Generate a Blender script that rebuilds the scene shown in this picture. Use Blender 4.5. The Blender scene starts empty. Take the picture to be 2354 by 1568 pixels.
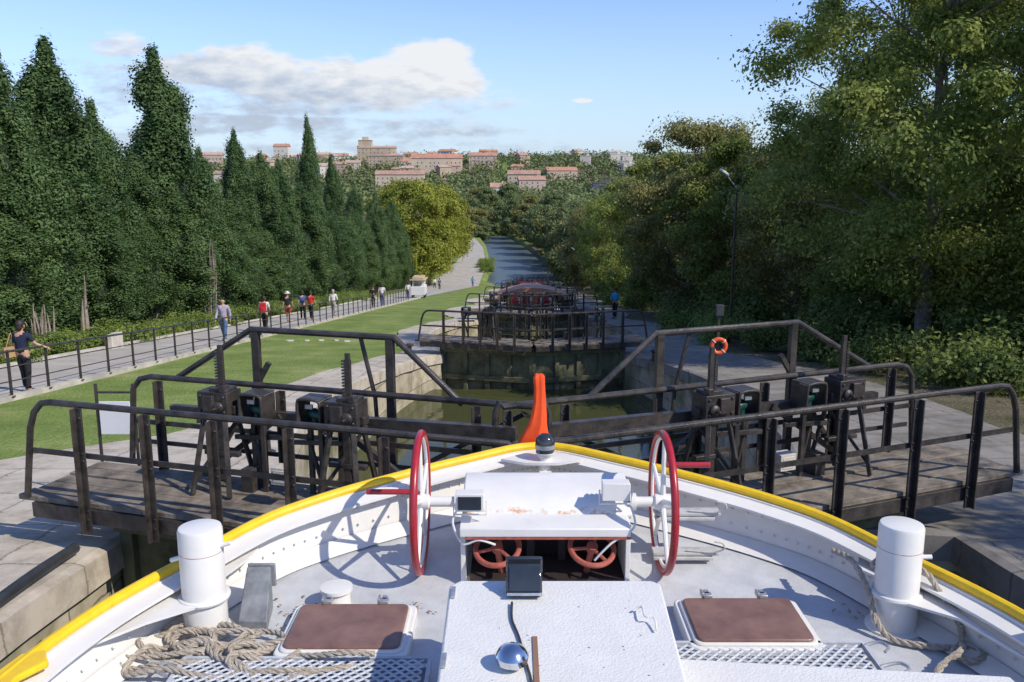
import bpy, math, random
import numpy as np
from mathutils import Vector, Matrix, noise as mn
random.seed(7); rng=np.random.default_rng(7)
S=bpy.context.scene; COL=S.collection
def ss(t):
    t=max(0.0,min(1.0,t)); return t*t*(3-2*t)
# ------------------------------------------------------------ materials
def mk(name,c,rough=.6,metal=0.,var=.15,scale=4.,bump=0.,bscale=40.,c2=None,spec=.5,lo=.35,hi=.65):
    m=bpy.data.materials.new(name); m.use_nodes=True; N=m.node_tree.nodes; L=m.node_tree.links
    b=N['Principled BSDF']; b.inputs['Roughness'].default_value=rough; b.inputs['Metallic'].default_value=metal
    b.inputs['Specular IOR Level'].default_value=spec
    tc=N.new('ShaderNodeTexCoord'); n=N.new('ShaderNodeTexNoise'); n.inputs['Scale'].default_value=scale; n.inputs['Detail'].default_value=8
    n.inputs['Roughness'].default_value=.65
    L.new(tc.outputs['Object'],n.inputs['Vector'])
    r=N.new('ShaderNodeValToRGB'); r.color_ramp.elements[0].position=lo; r.color_ramp.elements[1].position=hi
    a=[max(0,x*(1-var)) for x in c]; d=[min(1,x*(1+var)) for x in c] if c2 is None else c2
    r.color_ramp.elements[0].color=(*a,1); r.color_ramp.elements[1].color=(*d,1)
    L.new(n.outputs['Fac'],r.inputs['Fac']); L.new(r.outputs['Color'],b.inputs['Base Color'])
    if bump>0:
        n2=N.new('ShaderNodeTexNoise'); n2.inputs['Scale'].default_value=bscale; n2.inputs['Detail'].default_value=6
        L.new(tc.outputs['Object'],n2.inputs['Vector'])
        bp=N.new('ShaderNodeBump'); bp.inputs['Strength'].default_value=bump; bp.inputs['Distance'].default_value=.02
        L.new(n2.outputs['Fac'],bp.inputs['Height']); L.new(bp.outputs['Normal'],b.inputs['Normal'])
    return m
def stain(m,col,scale=2.5,lo=.58,hi=.7,stretch=(1,1,1),amt=.6):
    N=m.node_tree.nodes; L=m.node_tree.links; b=N['Principled BSDF']; src=b.inputs['Base Color'].links[0].from_socket
    g=N.new('ShaderNodeNewGeometry'); mp=N.new('ShaderNodeMapping'); mp.inputs['Scale'].default_value=stretch; L.new(g.outputs['Position'],mp.inputs['Vector'])
    n=N.new('ShaderNodeTexNoise'); n.inputs['Scale'].default_value=scale; n.inputs['Detail'].default_value=12; n.inputs['Roughness'].default_value=.72; L.new(mp.outputs[0],n.inputs['Vector'])
    q=N.new('ShaderNodeMapRange'); q.inputs['From Min'].default_value=lo; q.inputs['From Max'].default_value=hi; q.inputs['To Max'].default_value=amt; L.new(n.outputs['Fac'],q.inputs['Value'])
    mx=N.new('ShaderNodeMixRGB'); mx.inputs[2].default_value=(*col,1); L.new(q.outputs[0],mx.inputs[0]); L.new(src,mx.inputs[1]); L.new(mx.outputs[0],b.inputs['Base Color']); return m
def leafmat(name,c1,c2,tr=.3,nscale=.5):
    m=bpy.data.materials.new(name); m.use_nodes=True; N=m.node_tree.nodes; L=m.node_tree.links
    b=N['Principled BSDF']; b.inputs['Roughness'].default_value=.6; b.inputs['Specular IOR Level'].default_value=.25
    g=N.new('ShaderNodeNewGeometry'); oi=N.new('ShaderNodeObjectInfo')
    tc=N.new('ShaderNodeTexCoord'); n=N.new('ShaderNodeTexNoise'); n.inputs['Scale'].default_value=nscale; n.inputs['Detail'].default_value=3
    L.new(tc.outputs['Object'],n.inputs['Vector'])
    a=N.new('ShaderNodeMath'); a.operation='MULTIPLY_ADD'; a.inputs[1].default_value=.5
    L.new(g.outputs['Random Per Island'],a.inputs[0])
    a2=N.new('ShaderNodeMath'); a2.operation='MULTIPLY_ADD'; a2.inputs[1].default_value=1.6; a2.inputs[2].default_value=-.65
    L.new(n.outputs['Fac'],a2.inputs[0]); L.new(a2.outputs[0],a.inputs[2])
    a3=N.new('ShaderNodeMath'); a3.operation='MULTIPLY_ADD'; a3.inputs[1].default_value=.25; L.new(oi.outputs['Random'],a3.inputs[0]); L.new(a.outputs[0],a3.inputs[2])
    r=N.new('ShaderNodeValToRGB'); r.color_ramp.elements[0].color=(*c1,1); r.color_ramp.elements[1].color=(*c2,1)
    r.color_ramp.elements[0].position=.1; r.color_ramp.elements[1].position=.95
    L.new(a3.outputs[0],r.inputs['Fac']); L.new(r.outputs['Color'],b.inputs['Base Color'])
    t=N.new('ShaderNodeBsdfTranslucent'); L.new(r.outputs['Color'],t.inputs['Color'])
    mx=N.new('ShaderNodeMixShader'); mx.inputs[0].default_value=tr
    L.new(b.outputs[0],mx.inputs[1]); L.new(t.outputs[0],mx.inputs[2]); L.new(mx.outputs[0],N['Material Output'].inputs['Surface'])
    return m
def brickmat(name,c1,c2,mortar,axes,sc,bw=.9,rh=.4,moss=None,wob=.06):
    m=bpy.data.materials.new(name); m.use_nodes=True; N=m.node_tree.nodes; L=m.node_tree.links
    b=N['Principled BSDF']; b.inputs['Roughness'].default_value=.85
    tc=N.new('ShaderNodeNewGeometry'); sp=N.new('ShaderNodeSeparateXYZ'); cb=N.new('ShaderNodeCombineXYZ')
    L.new(tc.outputs['Position'],sp.inputs[0]); L.new(sp.outputs[axes[0]],cb.inputs[0]); L.new(sp.outputs[axes[1]],cb.inputs[1])
    n=N.new('ShaderNodeTexNoise'); n.inputs['Scale'].default_value=2.2; n.inputs['Detail'].default_value=12; n.inputs['Roughness'].default_value=.7; L.new(tc.outputs['Position'],n.inputs['Vector'])
    ad=N.new('ShaderNodeMixRGB'); ad.blend_type='ADD'; ad.inputs[0].default_value=wob; L.new(cb.outputs[0],ad.inputs[1]); L.new(n.outputs['Color'],ad.inputs[2])
    k=N.new('ShaderNodeTexBrick'); k.inputs['Scale'].default_value=sc; k.inputs['Brick Width'].default_value=bw; k.inputs['Row Height'].default_value=rh
    k.inputs['Mortar Size'].default_value=.01; k.inputs['Color1'].default_value=(*c1,1); k.inputs['Color2'].default_value=(*c2,1); k.inputs['Mortar'].default_value=(*mortar,1)
    L.new(ad.outputs[0],k.inputs['Vector'])
    mx=N.new('ShaderNodeMixRGB'); mx.blend_type='MULTIPLY'; mx.inputs[0].default_value=.75; L.new(k.outputs['Color'],mx.inputs[1])
    r=N.new('ShaderNodeValToRGB'); r.color_ramp.elements[0].position=.34; r.color_ramp.elements[0].color=(.5,.48,.44,1); r.color_ramp.elements[1].position=.56
    L.new(n.outputs['Fac'],r.inputs['Fac']); L.new(r.outputs[0],mx.inputs[2]); out=mx.outputs[0]
    if moss:
        n2=N.new('ShaderNodeTexNoise'); n2.inputs['Scale'].default_value=.7; n2.inputs['Detail'].default_value=8; L.new(tc.outputs['Position'],n2.inputs['Vector'])
        r2=N.new('ShaderNodeValToRGB'); r2.color_ramp.elements[0].position=.5; r2.color_ramp.elements[1].position=.66; L.new(n2.outputs['Fac'],r2.inputs['Fac'])
        m2=N.new('ShaderNodeMixRGB'); m2.inputs[2].default_value=(*moss,1); L.new(r2.outputs[0],m2.inputs[0]); L.new(out,m2.inputs[1]); out=m2.outputs[0]
    L.new(out,b.inputs['Base Color'])
    bp=N.new('ShaderNodeBump'); bp.inputs['Strength'].default_value=.55; bp.inputs['Distance'].default_value=.03; L.new(mx.outputs[0],bp.inputs['Height']); L.new(bp.outputs[0],b.inputs['Normal'])
    return m
M={}
M['white']=stain(mk('white_paint',(.72,.7,.66),.38,var=.05,scale=3,bump=.06,bscale=12),(.42,.38,.32),3.,.58,.74,amt=.35)
M['whitemat']=stain(mk('white_hatch_paint',(.72,.705,.67),.5,var=.04,scale=6,bump=.3,bscale=90),(.4,.39,.37),28,.68,.74,amt=.5)
M['deck']=stain(mk('grey_deck_paint',(.48,.49,.5),.55,var=.08,scale=5,bump=.25,bscale=120,c2=(.56,.57,.58)),(.33,.3,.26),4,.6,.76,amt=.45)
M['yellow']=stain(mk('yellow_paint',(.82,.52,.01),.4,var=.08,scale=14,bump=.05),(.3,.14,.03),9,.64,.7,amt=.8)
M['red']=mk('red_paint',(.36,.02,.03),.3,var=.12,scale=10)
M['rustred']=mk('rusty_red_paint',(.36,.09,.06),.55,var=.3,scale=20)
M['black']=mk('black_iron_paint',(.026,.023,.022),.42,var=.35,scale=6,bump=.2,bscale=50,c2=(.066,.055,.048))
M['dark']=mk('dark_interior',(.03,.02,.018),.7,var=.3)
M['wood']=mk('weathered_plank',(.12,.098,.075),.8,var=.4,scale=3,bump=.6,bscale=14,c2=(.27,.225,.175))
M['gatewood']=mk('mossy_timber',(.06,.062,.03),.7,var=.5,scale=1.5,bump=.5,bscale=8,c2=(.17,.17,.085))
M['green']=mk('dark_teal_motor_paint',(.012,.06,.05),.35,var=.3,scale=20)
M['glass']=mk('dark_lamp_glass',(.03,.035,.04),.08,var=.3,spec=.8)
M['chrome']=mk('chrome',(.6,.62,.65),.12,1.,var=.1)
M['steel']=mk('galvanised_steel',(.42,.43,.44),.4,.6,var=.2,scale=20)
M['greyp']=mk('grey_painted_steel',(.2,.21,.22),.5,var=.3,scale=9)
M['brown']=stain(mk('brown_acrylic',(.18,.095,.07),.35,var=.15,scale=5,c2=(.25,.14,.105)),(.42,.33,.28),14,.6,.75,amt=.3)
M['rope']=mk('hemp_rope',(.52,.45,.36),.9,var=.25,scale=30,bump=.8,bscale=200)
M['flag']=mk('orange_red_flag_cloth',(.85,.085,.012),.75,var=.15,scale=8)
M['orange']=mk('orange_plastic',(.75,.1,.02),.5,var=.1)
M['rubber']=mk('black_rubber',(.03,.032,.035),.5,var=.3,bump=.3)
M['sign']=mk('white_sign_face',(.7,.7,.7),.5,var=.03)
M['concrete']=mk('pale_concrete',(.5,.46,.4),.85,var=.25,scale=1.2,bump=.4,bscale=30)
M['path']=stain(mk('grey_path_surface',(.4,.37,.325),.9,var=.12,scale=.6,bump=.3,bscale=60,c2=(.48,.44,.39)),(.28,.25,.21),.4,.5,.7,amt=.4)
M['bark']=mk('grey_bark',(.13,.105,.085),.9,var=.4,scale=3,bump=.8,bscale=9,c2=(.26,.22,.18))
M['palebark']=mk('pale_bark',(.22,.18,.14),.9,var=.3,scale=3,bump=.8,bscale=9,c2=(.38,.32,.26))
M['coping']=stain(brickmat('worn_coping_stone',(.58,.51,.41),(.5,.44,.36),(.3,.26,.2),(0,1),.55,1.1,.75,wob=.3),(.22,.2,.14),.6,.52,.68,amt=.55)
M['rpave']=stain(brickmat('shade_darkened_grey_paving',(.3,.27,.235),(.24,.22,.195),(.15,.14,.12),(0,1),.6,.9,.6,wob=.3),(.1,.095,.06),.5,.48,.66,amt=.6)  # right quay stone, grey tones darkened to stand in for tree shade
M['wall']=brickmat('lock_wall_stone',(.52,.46,.35),(.42,.37,.28),(.2,.18,.13),(1,2),.7,1.1,.6,moss=(.15,.15,.07),wob=.12)
M['cyp']=leafmat('cypress_foliage',(.03,.07,.022),(.14,.215,.07),.25,.9)
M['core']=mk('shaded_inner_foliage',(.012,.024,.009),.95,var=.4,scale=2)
M['loc']=leafmat('locust_foliage',(.1,.155,.03),(.4,.44,.11),.45,.45)
M['olive']=leafmat('olive_brown_foliage',(.14,.155,.045),(.38,.35,.13),.4,.4)
M['under']=leafmat('undergrowth_foliage',(.06,.1,.025),(.26,.31,.08),.4,.7)
M['plane']=leafmat('plane_tree_foliage',(.15,.19,.025),(.4,.4,.06),.35,.3)
M['far']=leafmat('haze_paled_foliage',(.1,.14,.055),(.23,.27,.1),.25,.05)  # greens kept pale to stand in for distance haze
M['shrub']=leafmat('shrub_foliage',(.09,.15,.03),(.3,.37,.09),.4,1.)
def watermat(name,c,rough,bs,bscale):
    m=bpy.data.materials.new(name); m.use_nodes=True; N=m.node_tree.nodes; L=m.node_tree.links
    b=N['Principled BSDF']; b.inputs['Base Color'].default_value=(*c,1); b.inputs['Roughness'].default_value=rough; b.inputs['IOR'].default_value=1.33
    g=N.new('ShaderNodeNewGeometry'); n=N.new('ShaderNodeTexNoise'); n.inputs['Scale'].default_value=bscale; n.inputs['Detail'].default_value=4
    L.new(g.outputs['Position'],n.inputs['Vector']); bp=N.new('ShaderNodeBump'); bp.inputs['Strength'].default_value=bs; bp.inputs['Distance'].default_value=.05
    L.new(n.outputs['Fac'],bp.inputs['Height']); L.new(bp.outputs[0],b.inputs['Normal']); return m
M['lockwater']=watermat('lock_water',(.06,.065,.025),.05,.15,2.)
M['canalwater']=watermat('canal_water',(.085,.11,.11),.4,.12,.8)
# ------------------------------------------------------------ mesh builder
ORG={}
def setp(o,label=None,category=None,group=None,kind=None):
    if label: o['label']=label
    if category: o['category']=category
    if group: o['group']=group
    if kind: o['kind']=kind
    return o
def empty(name,loc,label,category,group=None,kind=None):
    o=bpy.data.objects.new(name,None); o.location=loc; o.empty_display_size=.2; COL.objects.link(o); ORG[o]=Vector(loc)
    return setp(o,label,category,group,kind)
def rotz(a): return Matrix.Rotation(a,3,'Z')
class MB:
    def __init__(s): s.v=[];s.f=[];s.m=[]
    def add(s,V,F,mi=0):
        b=len(s.v); s.v+= [tuple(p) for p in V]
        for f in F: s.f.append([i+b for i in f]); s.m.append(mi)
    def box(s,c,d,R=None,mi=0):
        c=Vector(c); V=[]
        for x in(-.5,.5):
            for y in(-.5,.5):
                for z in(-.5,.5):
                    p=Vector((x*d[0],y*d[1],z*d[2])); 
                    if R: p=R@p
                    V.append(c+p)
        s.add(V,[(0,1,3,2),(4,6,7,5),(0,4,5,1),(2,3,7,6),(0,2,6,4),(1,5,7,3)],mi)
    def bar(s,p0,p1,w,h,mi=0,up=(0,0,1)):
        p0=Vector(p0);p1=Vector(p1); d=(p1-p0); l=d.length; d.normalize(); u=Vector(up)
        if abs(d.dot(u))>.98: u=Vector((0,1,0))
        x=d.cross(u).normalized(); z=x.cross(d)
        R=Matrix((x,d,z)).transposed(); s.box((p0+p1)/2,(w,l,h),R,mi)
    def tube(s,P,r,n=8,mi=0,closed=False,cap=True):
        P=[Vector(p) for p in P]; k=len(P); rr=r if hasattr(r,'__len__') else [r]*k
        T=[]
        for i in range(k):
            a=P[(i-1)%k] if (closed or i>0) else P[i]; b=P[(i+1)%k] if (closed or i<k-1) else P[i]
            t=(b-a); T.append(t.normalized() if t.length>1e-9 else Vector((0,0,1)))
        u=T[0].orthogonal().normalized(); V=[];
        for i in range(k):
            u=(u-T[i]*u.dot(T[i])); u=u.normalized() if u.length>1e-6 else T[i].orthogonal().normalized(); w=T[i].cross(u)
            for j in range(n):
                a=2*math.pi*j/n; V.append(P[i]+(u*math.cos(a)+w*math.sin(a))*rr[i])
        F=[]
        for i in range(k if closed else k-1):
            for j in range(n):
                F.append((i*n+j,i*n+(j+1)%n,((i+1)%k)*n+(j+1)%n,((i+1)%k)*n+j))
        if cap and not closed: F.append(tuple(range(n-1,-1,-1))); F.append(tuple((k-1)*n+j for j in range(n)))
        s.add(V,F,mi)
    def ring(s,c,axis,R,r,n=8,k=40,mi=0):
        ax=Vector(axis).normalized(); u=ax.orthogonal().normalized(); w=ax.cross(u); c=Vector(c)
        s.tube([c+(u*math.cos(2*math.pi*i/k)+w*math.sin(2*math.pi*i/k))*R for i in range(k)],r,n,mi,closed=True)
    def lathe(s,c,prof,axis=(0,0,1),n=20,mi=0):
        ax=Vector(axis).normalized(); u=ax.orthogonal().normalized(); w=ax.cross(u); c=Vector(c); V=[];F=[]
        for (r,h) in prof:
            for j in range(n):
                a=2*math.pi*j/n; V.append(c+ax*h+(u*math.cos(a)+w*math.sin(a))*max(r,1e-4))
        for i in range(len(prof)-1):
            for j in range(n): F.append((i*n+j,i*n+(j+1)%n,(i+1)*n+(j+1)%n,(i+1)*n+j))
        F.append(tuple(range(n-1,-1,-1))); F.append(tuple((len(prof)-1)*n+j for j in range(n)))
        s.add(V,F,mi)
    def sph(s,c,r,n=10,mi=0,sc=(1,1,1)):
        k=len(s.v); s.lathe((0,0,0),[(r*math.sin(math.pi*i/n),-r*math.cos(math.pi*i/n)) for i in range(n+1)],n=n+4,mi=mi)
        for i in range(k,len(s.v)):
            p=s.v[i]; s.v[i]=(p[0]*sc[0]+c[0],p[1]*sc[1]+c[1],p[2]*sc[2]+c[2])
    def prism(s,poly,z0,z1,mi=0):
        n=len(poly); zf0=z0 if callable(z0) else (lambda x,y:z0); zf1=z1 if callable(z1) else (lambda x,y:z1)
        V=[(x,y,zf0(x,y)) for x,y in poly]+[(x,y,zf1(x,y)) for x,y in poly]
        F=[tuple(range(n-1,-1,-1)),tuple(range(n,2*n))]+[(i,(i+1)%n,n+(i+1)%n,n+i) for i in range(n)]
        s.add(V,F,mi)
    def strip(s,A,B,mi=0):
        n=len(A); s.add(list(A)+list(B),[(i,i+1,n+i+1,n+i) for i in range(n-1)],mi)
    def emit(s,name,mats,parent=None,smooth=True,bevel=0,ang=35,**k):
        if not isinstance(mats,(list,tuple)): mats=[mats]
        A=np.array(s.v,dtype=float); lo=A.min(0);hi=A.max(0); o=Vector(((lo[0]+hi[0])/2,(lo[1]+hi[1])/2,(lo[2]+hi[2])/2 if parent else lo[2]))
        me=bpy.data.meshes.new(name); me.from_pydata([tuple(p) for p in (A-np.array(o))],[],s.f)
        for m in mats: me.materials.append(m)
        me.polygons.foreach_set('material_index',s.m)
        if smooth:
            me.polygons.foreach_set('use_smooth',[True]*len(me.polygons))
            try: me.set_sharp_from_angle(angle=math.radians(ang))
            except Exception: me.polygons.foreach_set('use_smooth',[False]*len(me.polygons))
        me.update(); ob=bpy.data.objects.new(name,me); COL.objects.link(ob)
        if parent: ob.parent=parent; ob.location=o-ORG[parent]
        else: ob.location=o
        ORG[ob]=o
        if bevel:
            b=ob.modifiers.new('bevel','BEVEL'); b.width=bevel; b.segments=2; b.limit_method='ANGLE'
        return setp(ob,**k)
def copything(root,loc,rz=0,sc=(1,1,1),**k):
    def rec(o,par):
        c=o.copy(); COL.objects.link(c)
        if par: c.parent=par
        for ch in list(o.children): rec(ch,c)
        return c
    r=rec(root,None); r.location=loc; r.rotation_euler=(0,0,rz); r.scale=sc
    return setp(r,**k)
def cr(P,n=6,closed=False):
    P=[Vector(p) for p in P]; out=[]; k=len(P)
    for i in range(k if closed else k-1):
        if closed: a,b,c,d=P[i-1],P[i],P[(i+1)%k],P[(i+2)%k]
        else: a,b,c,d=P[max(i-1,0)],P[i],P[i+1],P[min(i+2,k-1)]
        for j in range(n):
            t=j/n; out.append(.5*((2*b)+(c-a)*t+(2*a-5*b+4*c-d)*t*t+(-a+3*b-3*c+d)*t**3))
    if not closed: out.append(P[-1])
    return out
# ------------------------------------------------------------ terrain functions
def pz(y): return -2.95-.109*min(max(y,6.5),163.)
def xc(y): return .15+.02*min(y,163)
G=[7.2]+[28.5+21.3*i for i in range(7)]
def hw(y):
    if y<9.0: return 4.6
    if y<9.25: return 4.6-1.4*(y-9.0)/.25
    for k in range(8):
        nx=G[k+1] if k<7 else G[7]+21.3
        if y<G[k]+3.5: return 3.2
        if y<nx+1:
            u=(y-G[k]-3.5)/(nx+1-G[k]-3.5); return 3.2+1.6*math.sin(math.pi*u)**.7 if 0<u<1 else 3.2
    return 3.2
def cc(y): return float(np.interp(y,[155,200,260,330,420,600],[3.3,2.2,-1.5,-9,-26,-80]))
def cw(y): return float(np.interp(y,[155,162,172,200,270,330],[3.2,4,7.2,6.,5.,3.6]))
def gz(x,y):
    z=pz(y)
    if y>560: 
        t=(y-560)/440.; z+= 35.5*ss(t)*(.9+.1*math.sin(x*.006+1))+2.5*mn.noise(Vector((x*.006,y*.006,0)))*min(1,t*3)
    if y<160:
        d=abs(x-xc(y))-hw(y)-.7
        if d<0: return z-8
        if d<.5: return z-8*(1-d/.5)
    elif y<620:
        d=abs(x-cc(y))-cw(y)
        if d<0: return z-5
        if d<1.2: return z-5*(1-d/1.2)
    if x<-17 : z+= .5*ss((-17-x)/8)
    return z
xs=np.concatenate([[-4000,-2000,-1000,-600,-400,-300,-220,-160,-120,-90,-70,-55,-42,-34,-28,-24],np.arange(-21,16,.4),[17,19,22,26,31,38,48,60,80,110,150,200,260,340,500,900,1800,4000]])
ys=np.concatenate([[-200,-60,-20,-10],np.arange(-5,30,.5),np.arange(30,176,1.),np.arange(176,440,4.),np.arange(440,1200,25.),[1300,1500,1900,2600,4000,6000]])
V=[(x,y,gz(x,y)) for y in ys for x in xs]; nx=len(xs)
F=[(j*nx+i,j*nx+i+1,(j+1)*nx+i+1,(j+1)*nx+i) for j in range(len(ys)-1) for i in range(nx-1)]
gm=bpy.data.materials.new('grass_and_dirt'); gm.use_nodes=True
def groundmat(m):
    N=m.node_tree.nodes; L=m.node_tree.links; b=N['Principled BSDF']; b.inputs['Roughness'].default_value=.95; b.inputs['Specular IOR Level'].default_value=.2
    g=N.new('ShaderNodeNewGeometry'); sp=N.new('ShaderNodeSeparateXYZ'); L.new(g.outputs['Position'],sp.inputs[0])
    n1=N.new('ShaderNodeTexNoise'); n1.inputs['Scale'].default_value=.5; n1.inputs['Detail'].default_value=10; n1.inputs['Roughness'].default_value=.7; L.new(g.outputs['Position'],n1.inputs['Vector'])
    n2=N.new('ShaderNodeTexNoise'); n2.inputs['Scale'].default_value=14; n2.inputs['Detail'].default_value=4; L.new(g.outputs['Position'],n2.inputs['Vector'])
    r=N.new('ShaderNodeValToRGB'); e=r.color_ramp.elements; e[0].position=.36; e[0].color=(.15,.215,.05,1); e[1].position=.7; e[1].color=(.38,.36,.17,1); e2=e.new(.54); e2.color=(.23,.295,.075,1)
    L.new(n1.outputs['Fac'],r.inputs['Fac'])
    d=N.new('ShaderNodeValToRGB'); d.color_ramp.elements[0].position=.35; d.color_ramp.elements[0].color=(.07,.07,.03,1); d.color_ramp.elements[1].position=.7; d.color_ramp.elements[1].color=(.22,.18,.12,1); L.new(n1.outputs['Fac'],d.inputs['Fac'])
    def rng_(a,b0):
        q=N.new('ShaderNodeMapRange'); q.inputs['From Min'].default_value=a; q.inputs['From Max'].default_value=b0; L.new(sp.outputs[0],q.inputs['Value']); return q
    q1=rng_(4.5,6.5); q2=rng_(-16.,-17.5); mx=N.new('ShaderNodeMath'); mx.operation='MAXIMUM'; L.new(q1.outputs[0],mx.inputs[0]); L.new(q2.outputs[0],mx.inputs[1])
    mix=N.new('ShaderNodeMixRGB'); L.new(mx.outputs[0],mix.inputs[0]); L.new(r.outputs[0],mix.inputs[1]); L.new(d.outputs[0],mix.inputs[2])
    mu=N.new('ShaderNodeMixRGB'); mu.blend_type='MULTIPLY'; mu.inputs[0].default_value=.5; L.new(mix.outputs[0],mu.inputs[1])
    r3=N.new('ShaderNodeValToRGB'); r3.color_ramp.elements[0].position=.3; r3.color_ramp.elements[0].color=(.4,.4,.4,1); r3.color_ramp.elements[1].position=.6; L.new(n2.outputs['Fac'],r3.inputs['Fac']); L.new(r3.outputs[0],mu.inputs[2])
    L.new(mu.outputs[0],b.inputs['Base Color'])
    bp=N.new('ShaderNodeBump'); bp.inputs['Strength'].default_value=.8; bp.inputs['Distance'].default_value=.08; L.new(n2.outputs['Fac'],bp.inputs['Height']); L.new(bp.outputs[0],b.inputs['Normal'])
groundmat(gm)
b=MB(); b.v=V; b.f=F; b.m=[0]*len(F); b.emit('ground',gm,smooth=True,ang=60,kind='structure')
PY=[9,20,60,90,120,160,200,249,290,330,420]
PL=[-15.6,-15.3,-14.4,-14.2,-14.6,-15.5,-13.6,-12,-15,-22,-40]
PR=[-11.6,-11.35,-10.45,-9.8,-8.4,-6.3,-6.0,-8.2,-12.5,-18.5,-36]
yy=np.concatenate([np.arange(9,165,2.),np.arange(165,420,5.)])
A=[(float(np.interp(y,PY,PL)),y,pz(y)+.03) for y in yy]; B=[(float(np.interp(y,PY,PR)),y,pz(y)+.03) for y in yy]
b=MB(); b.strip(B,A); b.emit('path',M['path'],kind='structure')
for side,E in((1,B),(-1,A)):
    b=MB(); pts=[p for p in E if p[1]<92]
    a0=[(p[0],p[1],p[2]-.1) for p in pts]; a1=[(p[0],p[1],p[2]+.1) for p in pts]; a2=[(p[0]+side*.15,p[1],p[2]+.1) for p in pts]; a3=[(p[0]+side*.15,p[1],p[2]-.15) for p in pts]
    b.strip(a0,a1);b.strip(a1,a2);b.strip(a2,a3); b.emit('kerb',M['concrete'],smooth=False,kind='structure')
for k in range(-1,8):
    y0=-8 if k<0 else G[k]+(2.1 if k==0 else 1.0); y1=(G[0]+2.1) if k<0 else (G[k+1]+1.0 if k<7 else 162)
    y0s=np.unique(np.concatenate([np.arange(y0,y1,.5),[y1],([9.0,9.12,9.25] if k<0 else [])]))
    for sd in(-1,1):
        inn=[(xc(y)+sd*hw(y),y,pz(y)+.04) for y in y0s]
        def wd(y): 
            if sd<0: return float(np.interp(y,[-8,12,15,20],[9,5,2.,1.5]))+.3*mn.noise(Vector((y*.4,0,0)))
            return float(np.interp(y,[-8,30,60],[5.,3.6,2.]))+.5*mn.noise(Vector((y*.4,4,0)))
        out=[(xc(y)+sd*(hw(y) if y>9.25 else 3.2)+sd*(wd(y)+(0 if y>9.25 else 1.4)),y,pz(y)+.04) for y in y0s]
        r=MB(); low=[(p[0],p[1],p[2]-8) for p in inn]; cp=[(p[0],p[1],p[2]-.32) for p in inn]
        r.strip(cp,low) if sd<0 else r.strip(low,cp)
        root=r.emit('lock_wall',M['wall'],smooth=False,label='tall stone lock chamber wall with mossy blocks',category='wall',group='lock chamber walls')
        c=MB(); jag=[.06+.05*mn.noise(Vector((p[1]*1.3,sd,0))) for p in inn]; lip=[(p[0]-sd*j,p[1],p[2]-.03) for p,j in zip(inn,jag)]; lipi=[(p[0]+sd*.04,p[1],p[2]) for p in inn]; lip2=[(p[0]-sd*(j+.02),p[1],p[2]-.32) for p,j in zip(inn,jag)]
        ob=[(p[0],p[1],p[2]-.3) for p in out]
        c.strip(lipi,out); c.strip(lip,lipi); c.strip(lip2,lip); c.strip(cp,lip2); c.strip(out,ob)
        c.emit('coping',M['coping'] if sd<0 else M['rpave'],parent=root,smooth=False)
def waterp(x0,x1,y0,y1,z,m,name='water'):
    b=MB(); b.add([(x0,y0,z),(x1,y0,z),(x1,y1,z),(x0,y1,z)],[(0,1,2,3)]); b.emit(name,m,kind='structure')
WL=[-4.95-2.33*(k+1) for k in range(-1,8)]
waterp(-5,5.5,-9,8.6,WL[0],M['lockwater'])
for k in range(8):
    y1=G[k+1]+.6 if k<7 else 160
    waterp(xc(G[k])-5.4,xc(y1)+5.4,G[k]+1.5,y1,WL[k+1]+(.0 if k<7 else .5),M['lockwater'])
waterp(-140,60,160.1,640,-21.75,M['canalwater'])
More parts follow.
